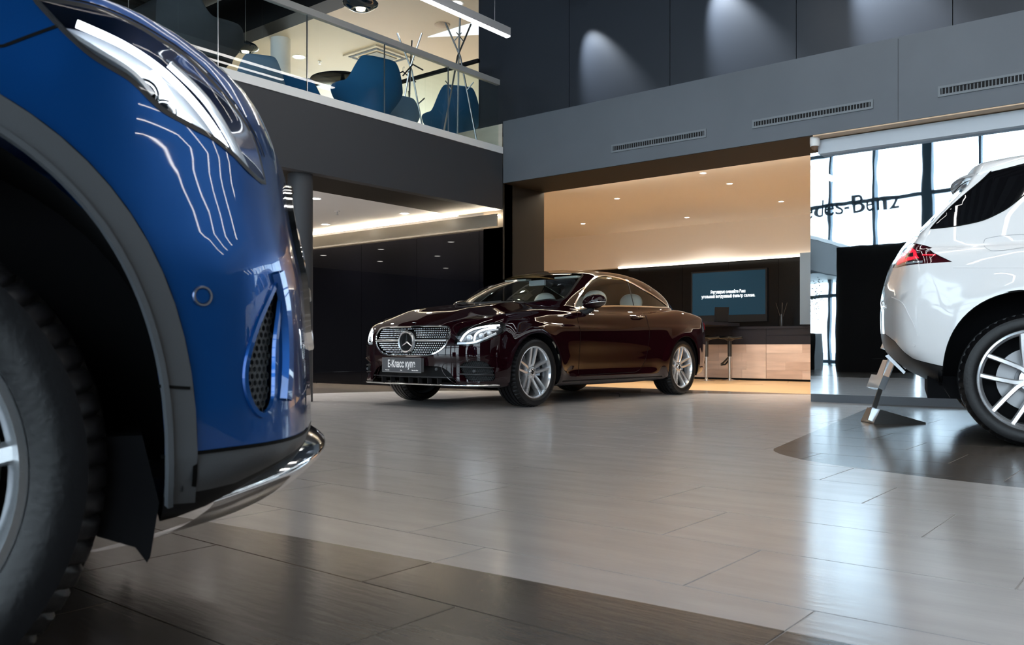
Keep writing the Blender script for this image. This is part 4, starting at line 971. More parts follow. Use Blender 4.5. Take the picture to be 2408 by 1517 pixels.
        B.ribbon('light_strip', smoothpoly([(-.110, .640), (-.068, .705), (-.002, .752), (.088, .777), (.198, .790), (.272, .792)], 5, False), 'd', s, .019, m_drl, hb, -.020, .012, False, .006)
        B.ribbon('light_strip', smoothpoly([(.02, .645), (.036, .705), (.088, .742), (.168, .762), (.238, .768)], 5, False), 'd', s, .017, m_drl, hb, -.020, .012, False, .006)
        B.ribbon('reflector_fin', smoothpoly([(-.14, .618), (0, .624), (.12, .660), (.24, .712)], 5, False), 'd', s, .022, m_bowl, hb, -.022, .012, False, .004)
        B.ribbon('reflector_fin', smoothpoly([(.10, .700), (.16, .735), (.26, .750)], 5, False), 'd', s, .014, m_bowl, hb, -.022, .012, False, .004)
        for (a, b, r_) in ((-.035, .672, .027), (.085, .690, .024), (.165, .715, .020)):
            c_ = B.project([(a, b)], 'd', s, -.028)[0]; MB().lathe([(0, .012), (r_*.7, .008), (r_, 0), (r_*1.1, -.02)], 20, tuple(c_), 'x').build('projector', m_bowl, hb, 50)
        B.patch('lens', hlp, 'd', s, m_lens, hb, .0005, .04)
        B.ribbon('lamp_bezel', hlp, 'd', s, .006, m_blk, hb, -.001, .015, True)
        # vents
        vb = B.patch('side_intake', vent, 'd', s, m_blk, T, -.05, .04)
        mh = MB()
        for i in range(11):
            for j in range(19):
                a = -.11+j*.019+(i % 2)*.0095; b = .272+i*.0178
                if inpoly([a], [b], vent)[0]:
                    c_ = B.project([(a, b)], 'd', s, -.016)[0]; U_ = frame('d', s)[0]; D_ = frame('d', s)[2]; q = [c_+U_*.0095*math.cos(k*PI/3+PI/6)+np.array([0, 0, .0095*math.sin(k*PI/3+PI/6)]) for k in range(6)]; qi = [c_+(v-c_)*.66-D_*.003 for v in q]
                    mh.add(q+qi, [(k, (k+1) % 6, 6+(k+1) % 6, 6+k) for k in range(6)])
        mo = mh.build('intake_mesh', M('mesh_grey', (.10, .11, .12), .35, .3), vb, fix=False); mo['kind'] = 'stuff'
        for zz in (.325, .392):
            B.ribbon('intake_blade', [(-.12, zz+.010), (.21, zz)], 'd', s, .014, m_plast, vb, -.010, .02, False, .012)
        c_ = B.project([(.02, .36)], 'd', s, -.006)[0]; MB().lathe([(0, .006), (.014, .004), (.016, -.01)], 16, tuple(c_), 'x').build('parking_sensor', m_clad, vb, 50)
        tb = B.patch('tail_light', tlp(s), 'x', -1, m_red, T, .003, .04)
    # grille
    gb = B.patch('grille', grp, 'x', 1, m_blk, T, -.06, .04)
    B.ribbon('grille_frame', grp, 'x', 1, .018, m_chrome, gb, -.002, .012, True, .010)
    pin = None
    base_pin = MB().lathe([(0, .008), (.0068, .004), (.0078, 0), (.003, -.012)], 8, axis='x').build('grille_pin', m_chrome, gb)
    cnt = 0; used = False
    rows = [.513, .534, .555, .576, .597, .618, .676, .697, .718, .739, .759]; pins = []
    for ri, z in enumerate(rows):
        for j in range(-25, 26):
            y = (j+(ri % 2)*.5)*.0218
            if abs(y) > .49 or math.hypot(y, z-.632) < .112: continue
            if not inpoly([y*1.04], [z+(z-.64)*.07], grp)[0]: continue
            pins.append((y, z))
    pp = B.project(pins, 'x', 1, 0)
    order = sorted(range(len(pins)), key=lambda k: -pins[k][0])
    st_m = MB()
    for n_, k in enumerate(order):
        c_ = pp[k]-[.028, 0, 0]
        if n_ < 299:
            o = base_pin if not used else base_pin.copy()
            if used: COL.objects.link(o); o.parent = gb
            used = True; o.location = tuple(c_)
        else: st_m.lathe([(0, .008), (.0068, .004), (.0078, 0), (.003, -.012)], 8, tuple(c_), 'x')
    if st_m.v: so = st_m.build('grille_pins', m_chrome, gb); so['kind'] = 'stuff'
    for s in (1, -1):
        P_ = B.project([(s*y, .646) for y in np.linspace(.09, .485, 8)], 'x', 1, 0)-[.010, 0, 0]
        MB().tube([tuple(p) for p in P_], [.010, .0115, .012, .013, .013, .013, .014, .014], 10).build('grille_bar', m_steel, gb, 50)
        MB().tube([tuple(p+[.006, 0, 0]) for p in P_], .004, 8).build('grille_bar_trim', m_blk, gb, 50)
    c_ = B.project([(0, .632)], 'x', 1, 0)[0]
    em = MB().lathe([(.088, -.03), (.106, -.020), (.108, .004), (.101, .014), (.088, .008), (.084, -.03)], 56, tuple(c_+[.004, 0, 0]), 'x').build('emblem_ring', m_steel, gb, 40)
    stm = MB(); star(stm, (c_[0]+.0, 0, c_[2]), .091, 'x', .014); stm.build('star_emblem', m_chrome, gb, 30)
    MB().lathe([(0, -.02), (.088, -.02)], 40, tuple(c_), 'x').build('emblem_backing', m_blk, gb, fix=False)
    hb_ = B.project([(.76, .0)], 'z', 1, .002)[0]; MB().lathe([(0, .003), (.02, .003), (.024, 0), (.024, -.004)], 24, tuple(hb_)).build('hood_badge', m_chrome, T, 40)
    # lower intake
    lb = B.patch('lower_intake', low, 'x', 1, m_blk, T, -.06, .05)
    mh = MB()
    for i in range(9):
        for j in range(-40, 41):
            a = (j+(i % 2)*.5)*.0155; b = .312+i*.0135
            if inpoly([a], [b], low)[0]:
                p_ = (.80-.055*(a/.5)**2, a, b); r_ = .0088; q = [(p_[0], p_[1]+r_*math.cos(k*PI/2), p_[2]+r_*.85*math.sin(k*PI/2)) for k in range(4)]; qi = [(p_[0], p_[1]+(v[1]-p_[1])*.68, p_[2]+(v[2]-p_[2])*.68) for v in q]
                mh.add(q+qi, [(k, (k+1) % 4, 4+(k+1) % 4, 4+k) for k in range(4)])
    mo = mh.build('intake_mesh', M('mesh_grey_dark', (.05, .055, .06), .4, .3), lb, fix=False); mo['kind'] = 'stuff'
    B.ribbon('intake_blade', [(-.55, .30), (0, .30), (.55, .30)], 'x', 1, .012, m_plast, lb, -.01, .03, False, .012)
    for k in range(-3, 4): MB().box(.78, .835, k*.13-.003, k*.13+.003, .235, .30).build('intake_fin', m_plast, lb)
    for s in (1, -1):
        c_ = B.project([(s*.37, .375)], 'x', 1, -.004)[0]; MB().lathe([(0, .006), (.014, .004), (.016, -.01)], 16, tuple(c_), 'x').build('parking_sensor', m_clad, lb, 50)
    sl = B.project([(y, .232) for y in np.linspace(-.86, .86, 40)], 'x', 1, .0); MB().tube([tuple(p+[.006, 0, -.004]) for p in sl], .009, 8).build('chrome_splitter', m_chrome, T, 50)
    B.ribbon('bumper_crease', smoothpoly([(.60, .235), (.50, .30), (.44, .38), (.47, .43), (.60, .44), (.75, .475), (.85, .46)], 5, False), 'x', 1, .006, m_maroon, T, 0, .015, False, .006)
    B.ribbon('bumper_crease', smoothpoly([(-.60, .235), (-.50, .30), (-.44, .38), (-.47, .43), (-.60, .44), (-.75, .475), (-.85, .46)], 5, False), 'x', 1, .006, m_maroon, T, 0, .015, False, .006)
    # plate
    px_ = B.project([(0, .43)], 'x', 1, 0)[0][0]+.03
    px_ += .012
    pl = MB().box(px_-.04, px_, -.30, .24, .345, .478).build('number_plate', M('plate_grey', (.10, .105, .115), .4), T)
    MB().box(px_-.002, px_+.002, -.305, .245, .339, .345).box(px_-.002, px_+.002, -.305, .245, .478, .482).box(px_-.002, px_+.002, -.305, -.30, .339, .482).box(px_-.002, px_+.002, .24, .245, .339, .482).build('plate_frame', m_steel, pl)
    mtx = Matrix.Translation((px_+.001, -.03, .418)) @ Matrix.Rotation(PI/2, 4, 'Z') @ Matrix.Rotation(PI/2, 4, 'X')
    text_mesh('plate_text', 'Е-Класс купе', .098, M('plate_white', (.85, .85, .85), .5, emit=(1, 1, 1), es=.12), pl, mtx, .001, .62, .0018)
    for yy, tt in ((-.23, 'Mercedes'), (-.03, 'Benz'), (.16, 'Mercedes-Benz')):
        text_mesh('plate_text', tt, .016, M('plate_white', (.85, .85, .85), .5), pl, Matrix.Translation((px_+.001, yy, .361)) @ Matrix.Rotation(PI/2, 4, 'Z') @ Matrix.Rotation(PI/2, 4, 'X'), .001, .9)
    # glass
    B.patch('windscreen', wsp, 'z', 1, m_cglass, T, -.002, .06); B.patch('rear_window', rwp, 'z', 1, m_cglass, T, -.002, .06)
    B.ribbon('windscreen_seal', wsp, 'z', 1, .022, m_blk, T, .001, .03, True)
    B.patch('sunroof', smoothpoly([(-1.33, -.42), (-1.30, 0), (-1.33, .42), (-1.7, .47), (-2.25, .45), (-2.27, 0), (-2.25, -.45), (-1.7, -.47)], 4, True, (0, 2, 4, 6)), 'z', 1, m_dglass, T, .0015, .06)
    for a0 in (-.05, .25): MB().tube([tuple(B.project([q_], 'z', 1, .012)[0]) for q_ in ((-.22, a0-.35), (-.26, a0), (-.30, a0+.25))], .006, 6).build('wiper', m_plast, T, 50)
    mirror_part(T, -.93, .95, 1.055, m_maroon, 1, 1.12); mirror_part(T, -.93, -.95, 1.055, m_maroon, -1, 1.12)
    # cabin
    MB().box(-3.3, -.1, -.80, .80, .20, .30).build('floor_pan', m_under, T)
    MB().prism([(-.45, .62), (-.45, .95), (-.68, .985), (-.95, .93), (-1.0, .75)], -.70, .70, lambda a, b, t: (a, t, b)).build('dashboard', m_darkint, T)
    def seat(x, y, label=None):
        s_ = MB().prism([(x-.02, .36), (x+.46, .38), (x+.50, .46), (x+.42, .50), (x, .46)], y-.24, y+.24, lambda a, b, t: (a, t, b)).prism([(x-.02, .40), (x+.10, .44), (x-.04, .84), (x-.10, 1.03), (x-.16, 1.03), (x-.16, .8)], y-.23, y+.23, lambda a, b, t: (a, t, b)).build('seat', m_ivory, T, None)
        md = s_.modifiers.new('b', 'BEVEL'); md.width = .04; md.segments = 3
        g = MB().box(x-.23, x-.06, y-.19, y+.19, 1.0, 1.27).build('headrest', m_ivory, s_); g.data.shade_smooth(); md = g.modifiers.new('b', 'SUBSURF'); md.levels = md.render_levels = 3
    seat(-1.62, .37); seat(-1.62, -.37); seat(-2.45, .34); seat(-2.45, -.34)
    MB().box(-3.05, -2.6, -.62, .62, .86, .96).build('parcel_shelf', m_darkint, T)
    sw = MB().tube([(-1.13+.05*math.sin(a), .37+.17*math.cos(a), .86+.17*math.sin(a)) for a in np.linspace(0, 2*PI, 28)[:-1]], .014, 8, True).build('steering_wheel', m_darkint, T, 60)
    MB().box(-1.17, -1.14, -.11, .11, 1.285, 1.345).build('rear_view_mirror', M('pale_mirror_back', (.5, .52, .55), .3), T)
    for yy in (-.37, .37): MB().box(-1.30, -1.20, yy-.16, yy+.16, 1.355, 1.375).build('sun_visor', m_ivory, T)
    # wheels
    for x in (0, -2.873):
        for s in (1, -1):
            wy = .90 if x == 0 else .905
            tyre_and_wheel(T, (x, s*(wy-.122), .338), s, .338, .245, .245, 'coupe')
            lx_ = liner(T, x, .345, .395, s*.50, s*.895)
    return T
coupe()
# ------------------------------------------------------------------ the two sport utility cars
WB = 2.995
def suv_body(name):
    TL = spl([(.95, .90), (.89, .98), (.82, 1.05), (.74, 1.105), (.62, 1.15), (.45, 1.175), (.2, 1.21), (-.2, 1.235), (-.7, 1.25), (-1.5, 1.19), (-3.2, 1.20), (-3.7, 1.20), (-4.0, 1.17)], .03)
    TLs = spl([(.95, .82), (.82, .95), (.72, 1.03), (.62, 1.085), (.5, 1.125), (.3, 1.155), (0, 1.17), (-.5, 1.16), (-1.5, 1.14), (-2.6, 1.16), (-3.2, 1.19), (-3.7, 1.19), (-4.0, 1.14)], .03)
    TR = spl([(0, .85), (-.4, 1.08), (-.7, 1.25), (-1.0, 1.43), (-1.3, 1.60), (-1.6, 1.74), (-1.9, 1.80), (-2.4, 1.83), (-3.0, 1.815), (-3.3, 1.775), (-3.6, 1.70), (-4.2, 1.55)], .06)
    PW = spl([(1.0, .93), (.5, .955), (0, .965), (-.6, .955), (-1.5, .945), (-2.4, .955), (-2.995, .972), (-3.5, .955), (-4.0, .92)], .1)
    SW = spl([(.15, -.12), (.25, -.07), (.34, -.035), (.45, -.015), (.6, -.004), (.75, .0), (.88, -.006), (1.0, -.022), (1.1, -.045), (1.2, -.085), (1.35, -.15)], .025)
    NF = spl([(.15, .55), (.24, .67), (.30, .75), (.345, .80), (.38, .87), (.42, .87), (.55, .865), (.70, .86), (.80, .84), (.88, .825), (.95, .815), (1.05, .775), (1.2, .62)], .015)
    NR = spl([(.1, -WB-.25), (.3, -WB-.46), (.38, -WB-.63), (.48, -WB-.75), (.56, -WB-.82), (.66, -WB-.845), (.80, -WB-.85), (.95, -WB-.835), (1.08, -WB-.805), (1.18, -WB-.77), (1.28, -WB-.715), (1.45, -WB-.56), (1.6, -WB-.42), (1.66, -WB-.38), (1.8, -WB-.30)], .015)
    AF = spl([(0, 0), (.3, .03), (.5, .075), (.65, .115), (.75, .155), (.83, .21), (.89, .285), (.94, .42), (.97, .6), (1.02, .95), (1.1, 1.5)], .012)
    AR = spl([(0, 0), (.3, .03), (.6, .085), (.75, .12), (.86, .165), (.92, .23), (.96, .4), (1.0, .7), (1.1, 1.3)], .012)
    ZB = spl([(.9, .31), (.5, .295), (.3, .26), (0, .24), (-1.5, .24), (-WB, .26), (-WB-.4, .32), (-WB-.65, .40), (-WB-.8, .50), (-4.1, .6)], .02)
    GW = spl([(0, .70), (-.5, .78), (-1.0, .82), (-1.6, .84), (-2.6, .84), (-3.2, .82), (-3.6, .77), (-4, .66)], .06)
    def f(x, y, z):
        ya = np.abs(y); ra = np.hypot(x*1.03, (z-.39)*.93); rb = np.hypot((x+WB)*1.03, (z-.39)*.93)
        fl = .034*np.exp(-((ra-.50)/.075)**2)+.022*np.exp(-((rb-.50)/.08)**2)
        crease = .008*sstep(z, .985, 1.0)*0-.010*np.exp(-((z-.50)/.14)**2)*sstep(-x, .5, .9)*(1-sstep(-x, 2.0, 2.5))
        side = ya-(PW(x)+SW(z)+fl+crease)
        # recess of the front corner intake
        w = sstep(ya, .35, .88)
        top = z-(TL(x)*(1-w)+TLs(x)*w)
        front = x-(NF(z)-AF(ya)); rear = NR(z)+AR(ya)-x; bot = ZB(x)-z
        b = smax(smax(side, top, .06), smax(front, smax(rear, bot, .04), .03), .05)
        xs = x+.16*ya*ya*sstep(x, -1.9, -1.2)
        roof = z-(TR(xs)-.06*(ya/.65)**2.4)
        gs = ya-(GW(x)-(z-1.2)*.30-.10*np.maximum(z-1.4, 0)**1.5)
        g = smax(roof*.92, gs*.95, .10); g = smax(g, rear, .03); g = np.maximum(g, .9-z)
        return smin(b, g, .03)
    return Body(f, -3.5, .45, .70, name)
ARCH = lambda cx, rx, rz, n=2.3: ell(cx, .39, rx, rz, n, -.5, PI+.5, 44)
def ring(cx, r0, r1, a0=-.07, a1=PI+.07, n=2.3, k=36):
    o = ell(cx, .39, r1[0], r1[1], n, a0, a1, k); i = ell(cx, .39, r0[0], r0[1], n, a0, a1, k)
    return o+i[::-1]
def suv_common(T, B, pm, front_holes, rear_holes, style, full=False, paints=()):
    ar_i, ar_o = ((.482, .556), (.527, .603)) if style == 'blue' else ((.478, .522), (.515, .57))
    a_f = ARCH(0, *ar_i); a_r = ARCH(-WB, *ar_i)
    swin = smoothpoly([(-1.0, 1.24), (-1.2, 1.40), (-1.45, 1.57), (-1.7, 1.66), (-2.2, 1.69), (-2.6, 1.69), (-2.78, 1.64), (-2.82, 1.48), (-2.80, 1.32), (-2.4, 1.26), (-1.6, 1.22)], 4)
    qwin = smoothpoly([(-3.535, 1.32), (-3.45, 1.423), (-3.352, 1.519), (-3.245, 1.615), (-3.18, 1.685), (-3.095, 1.702), (-3.018, 1.712), (-2.93, 1.71), (-2.90, 1.66), (-2.95, 1.57), (-3.028, 1.495), (-3.116, 1.419), (-3.194, 1.375), (-3.254, 1.351), (-3.326, 1.336), (-3.405, 1.326)], 4, True, (0, 4))
    wsp = smoothpoly([(-.72, 0), (-.745, .35), (-.86, .66), (-1.0, .70), (-1.3, .66), (-1.62, .60), (-1.56, .3), (-1.55, 0)], 4, False, (3, 5)); wsp = wsp+[(a, -b) for a, b in wsp[::-1][1:-1]]
    rwin = smoothpoly([(0, 1.30), (.5, 1.305), (.715, 1.325), (.695, 1.43), (.665, 1.54), (.63, 1.62), (.3, 1.655), (0, 1.66)], 4, False, (2, 4)); rwin = rwin+[(-a, b) for a, b in rwin[::-1][1:-1]]
    holes = [(a_f, 'y', 1), (a_f, 'y', -1), (a_r, 'y', 1), (a_r, 'y', -1)]+front_holes+rear_holes+([(qwin, 'y', 1), (qwin, 'y', -1), (rwin, 'x', -1)] if style == 'white' else [])
    B.shell('body', pm, T, holes, paints)
    for s in (1, -1):
        if full != 'front':
            B.patch('quarter_window', qwin, 'y', s, m_dglass, T, -.003, .04); B.ribbon('quarter_window_seal', qwin, 'y', s, .007, m_seam, T, .0012, .02, True)
        B.patch('side_window', swin, 'y', s, m_dglass, T, .004, .06)
        for cx in (0, -WB):
            if style == 'blue' or True:
                rg = B.patch('wheel_arch_trim', ring(cx, ar_i, ar_o), 'y', s, m_clad, T, .010, .06) if style == 'blue' else None
                if style == 'blue':
                    P_ = ell(cx, .39, *ar_o, 2.3, -.07, PI+.07, 44); B.ribbon('arch_seam', P_, 'y', s, .008, m_seam, rg, .002, .02)
                    P_ = ell(cx, .39, ar_i[0]+.003, ar_i[1]+.003, 2.3, -.07, PI+.07, 44); B.ribbon('arch_lip', P_, 'y', s, .012, m_clad, rg, .009, .02, False, .010)
                else:
                    P_ = ell(cx, .39, *ar_i, 2.3, -.07, PI+.07, 44); B.ribbon('arch_lip', P_, 'y', s, .010, m_seam, T, -.001, .02)
            wy = .955
            tyre_and_wheel(T, (cx, s*(wy-.135), .40 if style == 'blue' else .39), s, .40 if style == 'blue' else .39, .285 if style == 'blue' else .283, .27, style)
            liner(T, cx, .43, .515 if style == 'blue' else .50, s*.50, s*.91, 'wheel_arch_liner', .16)
        B.ribbon('door_seam', smoothpoly([(-.95, 1.13), (-.86, .95), (-.80, .7), (-.80, .42)], 5, False), 'y', s, .007, m_seam, T)
        B.ribbon('door_seam', [(-1.95, 1.14), (-1.98, .42)], 'y', s, .007, m_seam, T)
        B.ribbon('sill', [(-.52, .345), (-WB+.52, .345)], 'y', s, .11, m_clad, T, .004, .05, False, .012)
    B.patch('windscreen', wsp, 'z', 1, m_dglass, T, .0018, .08)
    B.patch('rear_window', rwin, 'x', -1, m_dglass, T, -.003 if style == 'white' else .004, .05)
    MB().box(-3.55, .35, -.70, .70, .26, .40).build('underbody', m_under, T)
    return ar_i, ar_o
def blue_suv():
    a = math.radians(25); d = 1.12
    T = car_root('utility_vehicle', 'metallic blue utility car with grey wheel arch trim at the left edge', ((-545-1204)/F*d, d), (math.cos(a), math.sin(a)), -.955)
    B = suv_body('blue')
    hl = smoothpoly([(.300, 1.102), (.320, 1.079), (.346, 1.051), (.376, 1.025), (.404, 1.01), (.433, .996), (.476, .959), (.515, .943), (.556, .930), (.592, .912), (.622, .892), (.646, .880), (.660, .880), (.648, .925), (.634, .959), (.597, 1.0), (.568, 1.024), (.540, 1.046), (.506, 1.066), (.477, 1.076), (.447, 1.089), (.421, 1.096), (.392, 1.102), (.352, 1.104)], 3, True, (0, 12))
    mesh_ = smoothpoly([(.072, .700), (.129, .652), (.165, .593), (.183, .537), (.176, .492), (.146, .462), (.113, .480), (.104, .530), (.098, .589), (.080, .655)], 4)
    # the corner intake is seen from the side, so it is laid out in the front view
    grp = smoothpoly([(-.50, .62), (-.56, .78), (-.48, .92), (0, .95), (.48, .92), (.56, .78), (.50, .62), (0, .58)], 5)
    gz = [(.44, .409), (.60, .412), (.80, .411), (1.0, .41), (1.0, .40), (.80, .395), (.70, .375), (.65, .36), (.60, .344), (.44, .34)]
    bz = [(.44, .34), (.60, .344), (.65, .36), (.70, .375), (.80, .395), (1.0, .40), (1.0, .1), (.44, .1)]
    ai, ao = suv_common(T, B, m_blue, [(hl, 'y', -1), (hl, 'y', 1), (mesh_, 'd', 1), (mesh_, 'd', -1), (grp, 'x', 1)], [], 'blue', 'front',
        [(gz, 'y', -1, m_clad, 'bumper_cladding', 0.0), (gz, 'y', 1, m_clad, 'bumper_cladding', 0.0), (bz, 'y', -1, m_blk, 'bumper_valance', 0.0), (bz, 'y', 1, m_blk, 'bumper_valance', 0.0)])
    for s in (-1, 1):
        h_ = B.patch('headlight', hl, 'y', s, m_bowl, T, -.055, .02); h_['label'] = 'long swept headlight with bright strips'
        B.ribbon('light_strip', smoothpoly([(.36, 1.090), (.44, 1.066), (.51, 1.028), (.57, .975), (.625, .905)], 6, False), 'y', s, .013, m_drl, h_, -.03, .01, False, .006)
        B.ribbon('light_strip', smoothpoly([(.475, 1.033), (.491, 1.012), (.51, .984), (.541, .945)], 6, False), 'y', s, .014, m_drl, h_, -.03, .01, False, .006)
        B.ribbon('reflector_fin', smoothpoly([(.345, 1.062), (.39, 1.040), (.44, 1.015), (.47, .985)], 6, False), 'y', s, .010, m_bowl, h_, -.022, .01, False, .010)
        B.ribbon('reflector_fin', smoothpoly([(.50, 1.050), (.56, 1.005), (.60, .955), (.64, .895)], 6, False), 'y', s, .010, m_bowl, h_, -.022, .01, False, .010)
        for (p, q, r_) in ((.462, .992, .022), (.497, .968, .018)):
            c_ = B.project([(p, q)], 'y', s, -.036)[0]
            MB().lathe([(0, s*.006), (r_*.6, s*.004), (r_*.9, 0), (r_, -s*.012)], 28, tuple(c_), 'y').build('projector', M('projector_lens', (.02, .025, .03), .03, coat=1), h_, 50)
            MB().lathe([(r_*.96, s*.002), (r_*1.12, s*.006), (r_*1.2, -s*.004)], 28, tuple(c_), 'y').build('projector_ring', m_chrome, h_, 50)
        B.patch('lens', hl, 'y', s, m_lens, h_, .001, .03)
        B.ribbon('lamp_bezel', hl, 'y', s, .009, m_plast, h_, .0008, .01, True)
        B.ribbon('hood_seam', smoothpoly([(.30, 1.110), (.40, 1.108), (.493, 1.078), (.542, 1.052), (.589, 1.018), (.64, .965), (.66, .93)], 6, False), 'y', s, .005, m_seam, T, .001, .01)
        B.ribbon('fender_seam', [(.332, 1.062), (.291, 1.036), (.259, 1.015), (.12, .99), (-.1, .98)], 'y', s, .005, m_seam, T, .0008, .02)
        rg = [(.475, .665), ]
        c_ = B.project([(.539, .663)], 'y', s, 0)[0]; n_ = B.normal(np.array([c_]))[0]; u_ = Vector(n_).to_track_quat('Z', 'Y').to_matrix().to_4x4()
        sn = MB().lathe([(0, .003), (.011, .003), (.0125, 0)], 24).build('parking_sensor', m_blue, T, 50); sn.matrix_local = Matrix.Translation(tuple(c_)) @ u_
        sr = MB().lathe([(.0125, .001), (.0135, .0035), (.016, .0035), (.017, 0)], 28).build('sensor_ring', m_steel, sn, 50)
        # bumper cladding under the paint, then the dark valance
        B.ribbon('cladding_seam', [(.475, .409), (.60, .412), (.78, .411)], 'y', s, .006, m_seam, T, .001, .01)
        B.ribbon('arch_joint', [(.468, .52), (.515, .515)], 'y', s, .005, m_seam, T, .012, .01)
        # intake mesh in the corner
        mb_ = B.patch('corner_intake', mesh_, 'd', s, m_blk, T, -.05, .03)
        g = MB(); U_, W2, D_ = frame('d', s)
        for i in range(22):
            for j in range(12):
                p = .066+j*.0145+(i % 2)*.00725; q = .458+i*.0120
                if inpoly([p], [q], mesh_)[0]:
                    c_ = B.project([(p, q)], 'd', s, -.012)[0]
                    qo = [c_+U_*.0074*math.cos(k*PI/3+PI/6)+W2*.0078*math.sin(k*PI/3+PI/6) for k in range(6)]; qi = [c_+(v-c_)*.72 for v in qo]; qd = [v-D_*.008 for v in qi]
                    g.add(qo+qi+qd, [(k, (k+1) % 6, 6+(k+1) % 6, 6+k) for k in range(6)]+[(6+k, 6+(k+1) % 6, 12+(k+1) % 6, 12+k) for k in range(6)])
        mo = g.build('intake_mesh', M('mesh_grey', (.10, .11, .12), .35, .3), mb_, fix=False); mo['kind'] = 'stuff'
        B.ribbon('intake_frame', mesh_, 'd', s, .012, m_blue, mb_, -.002, .012, True, .006)
        B.ribbon('intake_vane', smoothpoly([(.085, .715), (.06, .64), (.055, .56), (.070, .485)], 5, False), 'd', s, .03, m_blue, mb_, -.001, .012, False, .012)
        mirror_part(T, -1.05, s*1.02, 1.20, m_blue, s, 1.15)
    # lip and skid plate
    gb = B.patch('grille', grp, 'x', 1, m_blk, T, -.03, .05)
    for z in (.70, .83): B.ribbon('grille_bar', [(-.53, z), (0, z), (.53, z)], 'x', 1, .03, m_steel, gb, -.002, .05, False, .012)
    B.ribbon('grille_frame', grp, 'x', 1, .02, m_chrome, gb, 0, .02, True, .012)
    c_ = B.project([(0, .765)], 'x', 1, .012)[0]; MB().lathe([(.085, -.03), (.105, -.015), (.107, .004), (.098, .01), (.088, .004)], 48, tuple(c_), 'x').build('emblem_ring', m_chrome, gb, 40)
    stm = MB(); star(stm, tuple(c_), .09, 'x', .014); stm.build('star_emblem', m_chrome, gb)
    # chrome lip: swept plate rising to the front
    n = 34; V = []; ys_ = np.linspace(-.80, .80, n)
    for y in ys_:
        t = abs(y)/.80; fx = .905-.30*t**3.4-.03*t
        zt = .362-.052*t**2.5
        V += [(fx-.16, y*.95, zt+.060), (fx-.045, y*.99, zt+.030), (fx, y, zt+.006), (fx-.012, y, zt-.012), (fx-.09, y*.97, .285-.04*t), (fx-.25, y*.93, .225)]
    fs = [(i*6+j, i*6+j+1, (i+1)*6+j+1, (i+1)*6+j) for i in range(n-1) for j in range(5)]
    lo = MB().add(V, fs).build('chrome_lip', m_chrome, T, 50); md = lo.modifiers.new('s', 'SUBSURF'); md.levels = md.render_levels = 2
    # air deflector ahead of the wheel
    for s in (-1, 1):
        g = MB().prism([(.38, .44), (.45, .44), (.475, .33), (.462, .245), (.457, .236), (.44, .262), (.385, .285), (.36, .34)], s*.62, s*.89, lambda a_, b_, t: (a_, t, b_)).build('air_deflector', m_under, T)
    return T
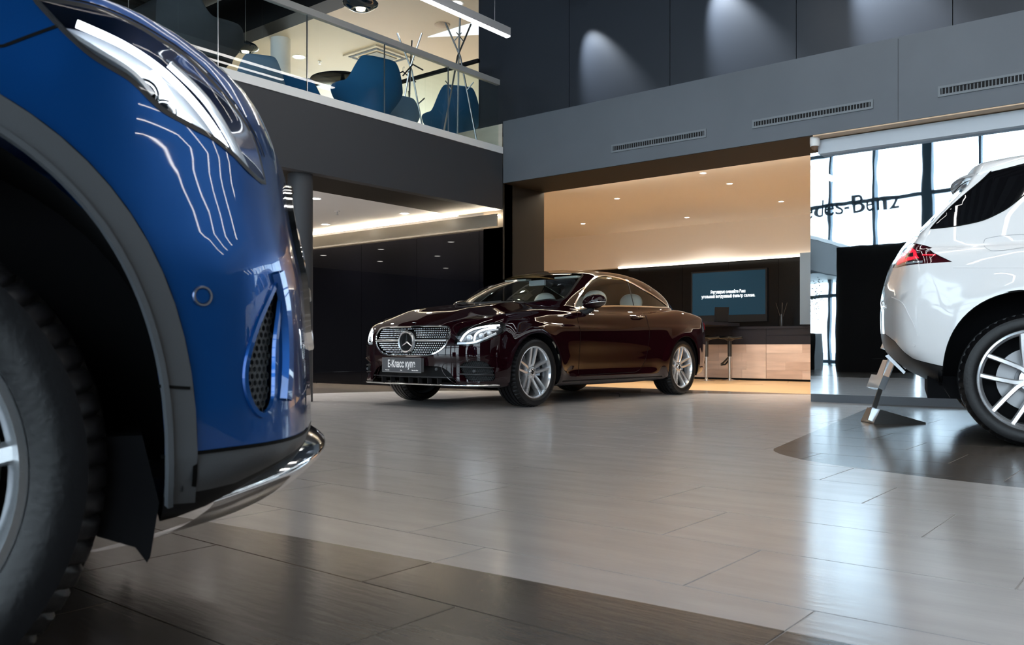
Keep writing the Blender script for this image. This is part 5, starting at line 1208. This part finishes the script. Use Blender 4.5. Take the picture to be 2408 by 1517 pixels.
def white_suv():
    a = math.radians(-25); d = 4.95
    # hub measured at the rear wheel: shift the root by the wheelbase
    h = np.array([math.cos(a), math.sin(a)]); hub = np.array([(2434-1204)/F*d, d])+h*WB
    T = car_root('utility_vehicle', 'white utility car with red tail light at the right edge of the frame', tuple(hub), tuple(h), -.955)
    B = suv_body('white')
    X = lambda P: [(x-WB, z) for x, z in P]
    tl = smoothpoly([(-2.40, 1.115), (-2.385, 1.18), (-2.30, 1.230), (-2.2, 1.250), (-2.12, 1.250), (-2.003, 1.226), (-1.914, 1.188), (-1.770, 1.095), (-1.883, 1.091), (-2.099, 1.095), (-2.27, 1.104)], 4, True, (0, 7))
    bk = [(-1.70, .455), (-1.797, .465), (-1.870, .484), (-1.988, .51), (-2.059, .551), (-2.175, .616), (-2.30, .645), (-2.442, .671), (-2.80, .68), (-2.80, .1), (-1.70, .1)]
    suv_common(T, B, m_whitep, [], [(tl, 'e', -1), (tl, 'e', 1)], 'white', False, [(bk, 'e', -1, m_plast, 'lower_bumper', 2.0), (bk, 'e', 1, m_plast, 'lower_bumper', 2.0)])
    tr = smoothpoly([(.60, 1.06), (.62, 1.17), (.75, 1.18), (.90, 1.17), (.90, 1.06), (.75, 1.05)], 4)
    grp = smoothpoly([(-.50, .62), (-.56, .78), (-.48, .92), (0, .95), (.48, .92), (.56, .78), (.50, .62), (0, .58)], 5)
    B.patch('grille', grp, 'x', 1, m_blk, T, .002, .05)
    for s in (-1, 1):
        h_ = B.patch('tail_light', tl, 'e', s, m_dred, T, -.008, .02); h_['label'] = 'dark red wraparound tail light with bright red core'
        mlit = M('lit_red', (.8, .01, .03), .2, emit=(1, .02, .05), es=.75)
        core = smoothpoly([(-2.33, 1.135), (-2.31, 1.19), (-2.25, 1.225), (-2.176, 1.232), (-2.08, 1.215), (-2.007, 1.188), (-1.930, 1.132), (-2.05, 1.128), (-2.20, 1.130)], 4, True, (6,))
        B.patch('lamp_core', core, 'e', s, mlit, h_, -.005, .015)
        core = [(-2.12, 1.148), (-2.12, 1.190), (-2.02, 1.178), (-1.99, 1.148)]; B.patch('lamp_core', core, 'e', s, m_dred, h_, -.003, .01)
        B.ribbon('lamp_blade', [(-1.915, 1.150), (-1.85, 1.145)], 'e', s, .008, mlit, h_, -.003, .01)
        B.ribbon('reversing_strip', [(-2.33, 1.116), (-2.1, 1.112), (-1.90, 1.106)], 'e', s, .014, M('clear_lamp', (.6, .65, .7), .1, .6), h_, -.004, .01)
        B.patch('lens', tl, 'e', s, m_lens, h_, .0005, .03)
        B.ribbon('bumper_seam', bk[1:8], 'e', s, .005, m_seam, T, .0008, .01)
        B.ribbon('bumper_crease', smoothpoly([(-3.76, .905), (-3.728, .886), (-3.688, .852), (-3.656, .78), (-3.625, .71), (-3.606, .648)], 5, False), 'y', s, .007, m_whitep, T, 0, .02, False, .004)
        fl = smoothpoly([(-3.246, 1.205), (-3.24, 1.176), (-3.204, 1.152), (-3.044, 1.165), (-2.98, 1.18), (-2.98, 1.23), (-3.05, 1.25), (-3.232, 1.237)], 5) if s < 0 else None
        if fl: B.ribbon('filler_flap_seam', fl, 'y', s, .003, M('seam_grey', (.35, .37, .4), .6), T, .0006, .01, True)
        c_ = B.project([(-3.628, .595)], 'y', s, 0)[0]; n_ = B.normal(np.array([c_]))[0]
        sn = MB().lathe([(0, .002), (.011, .002), (.012, .0006), (.0145, .0006), (.015, 0)], 24).build('parking_sensor', m_whitep, T, 30); sn.matrix_local = Matrix.Translation(tuple(c_)) @ Vector(n_).to_track_quat('Z', 'Y').to_matrix().to_4x4()
        B.ribbon('body_crease', X([(-.42, 1.06), (-.2, 1.05), (.3, 1.03)]), 'y', s, .010, m_whitep, T, -.001, .03, False, .002)
        mirror_part(T, -1.05, s*1.02, 1.20, m_whitep, s, 1.15)
        ex = MB().prism([(-.68-WB, .425), (-.78-WB, .535), (-.80-WB, .525), (-.69-WB, .41)], s*.64, s*.72, lambda a_, b_, t: (a_, t, b_)).build('exhaust_trim', m_rimg, T)
    # roof spoiler
    n = 20; V = []
    for i in range(n+1):
        y = -.66+1.32*i/n; c = (y/.66)**2
        x0 = -WB-.40+.12*c; V += [(x0, y, 1.700-.05*c), (x0+.010, y, 1.712-.05*c), (x0+.12, y, 1.750-.05*c), (x0+.30, y, 1.790-.05*c), (x0+.30, y, 1.76-.05*c), (x0+.12, y, 1.722-.05*c)]
    fs = [(i*6+j, i*6+(j+1) % 6, (i+1)*6+(j+1) % 6, (i+1)*6+j) for i in range(n) for j in range(6)]+[tuple(range(6)), tuple(n*6+j for j in range(6))]
    MB().add(V, fs).build('roof_spoiler', m_whitep, T, 40)
    return T
blue_suv()
white_suv()
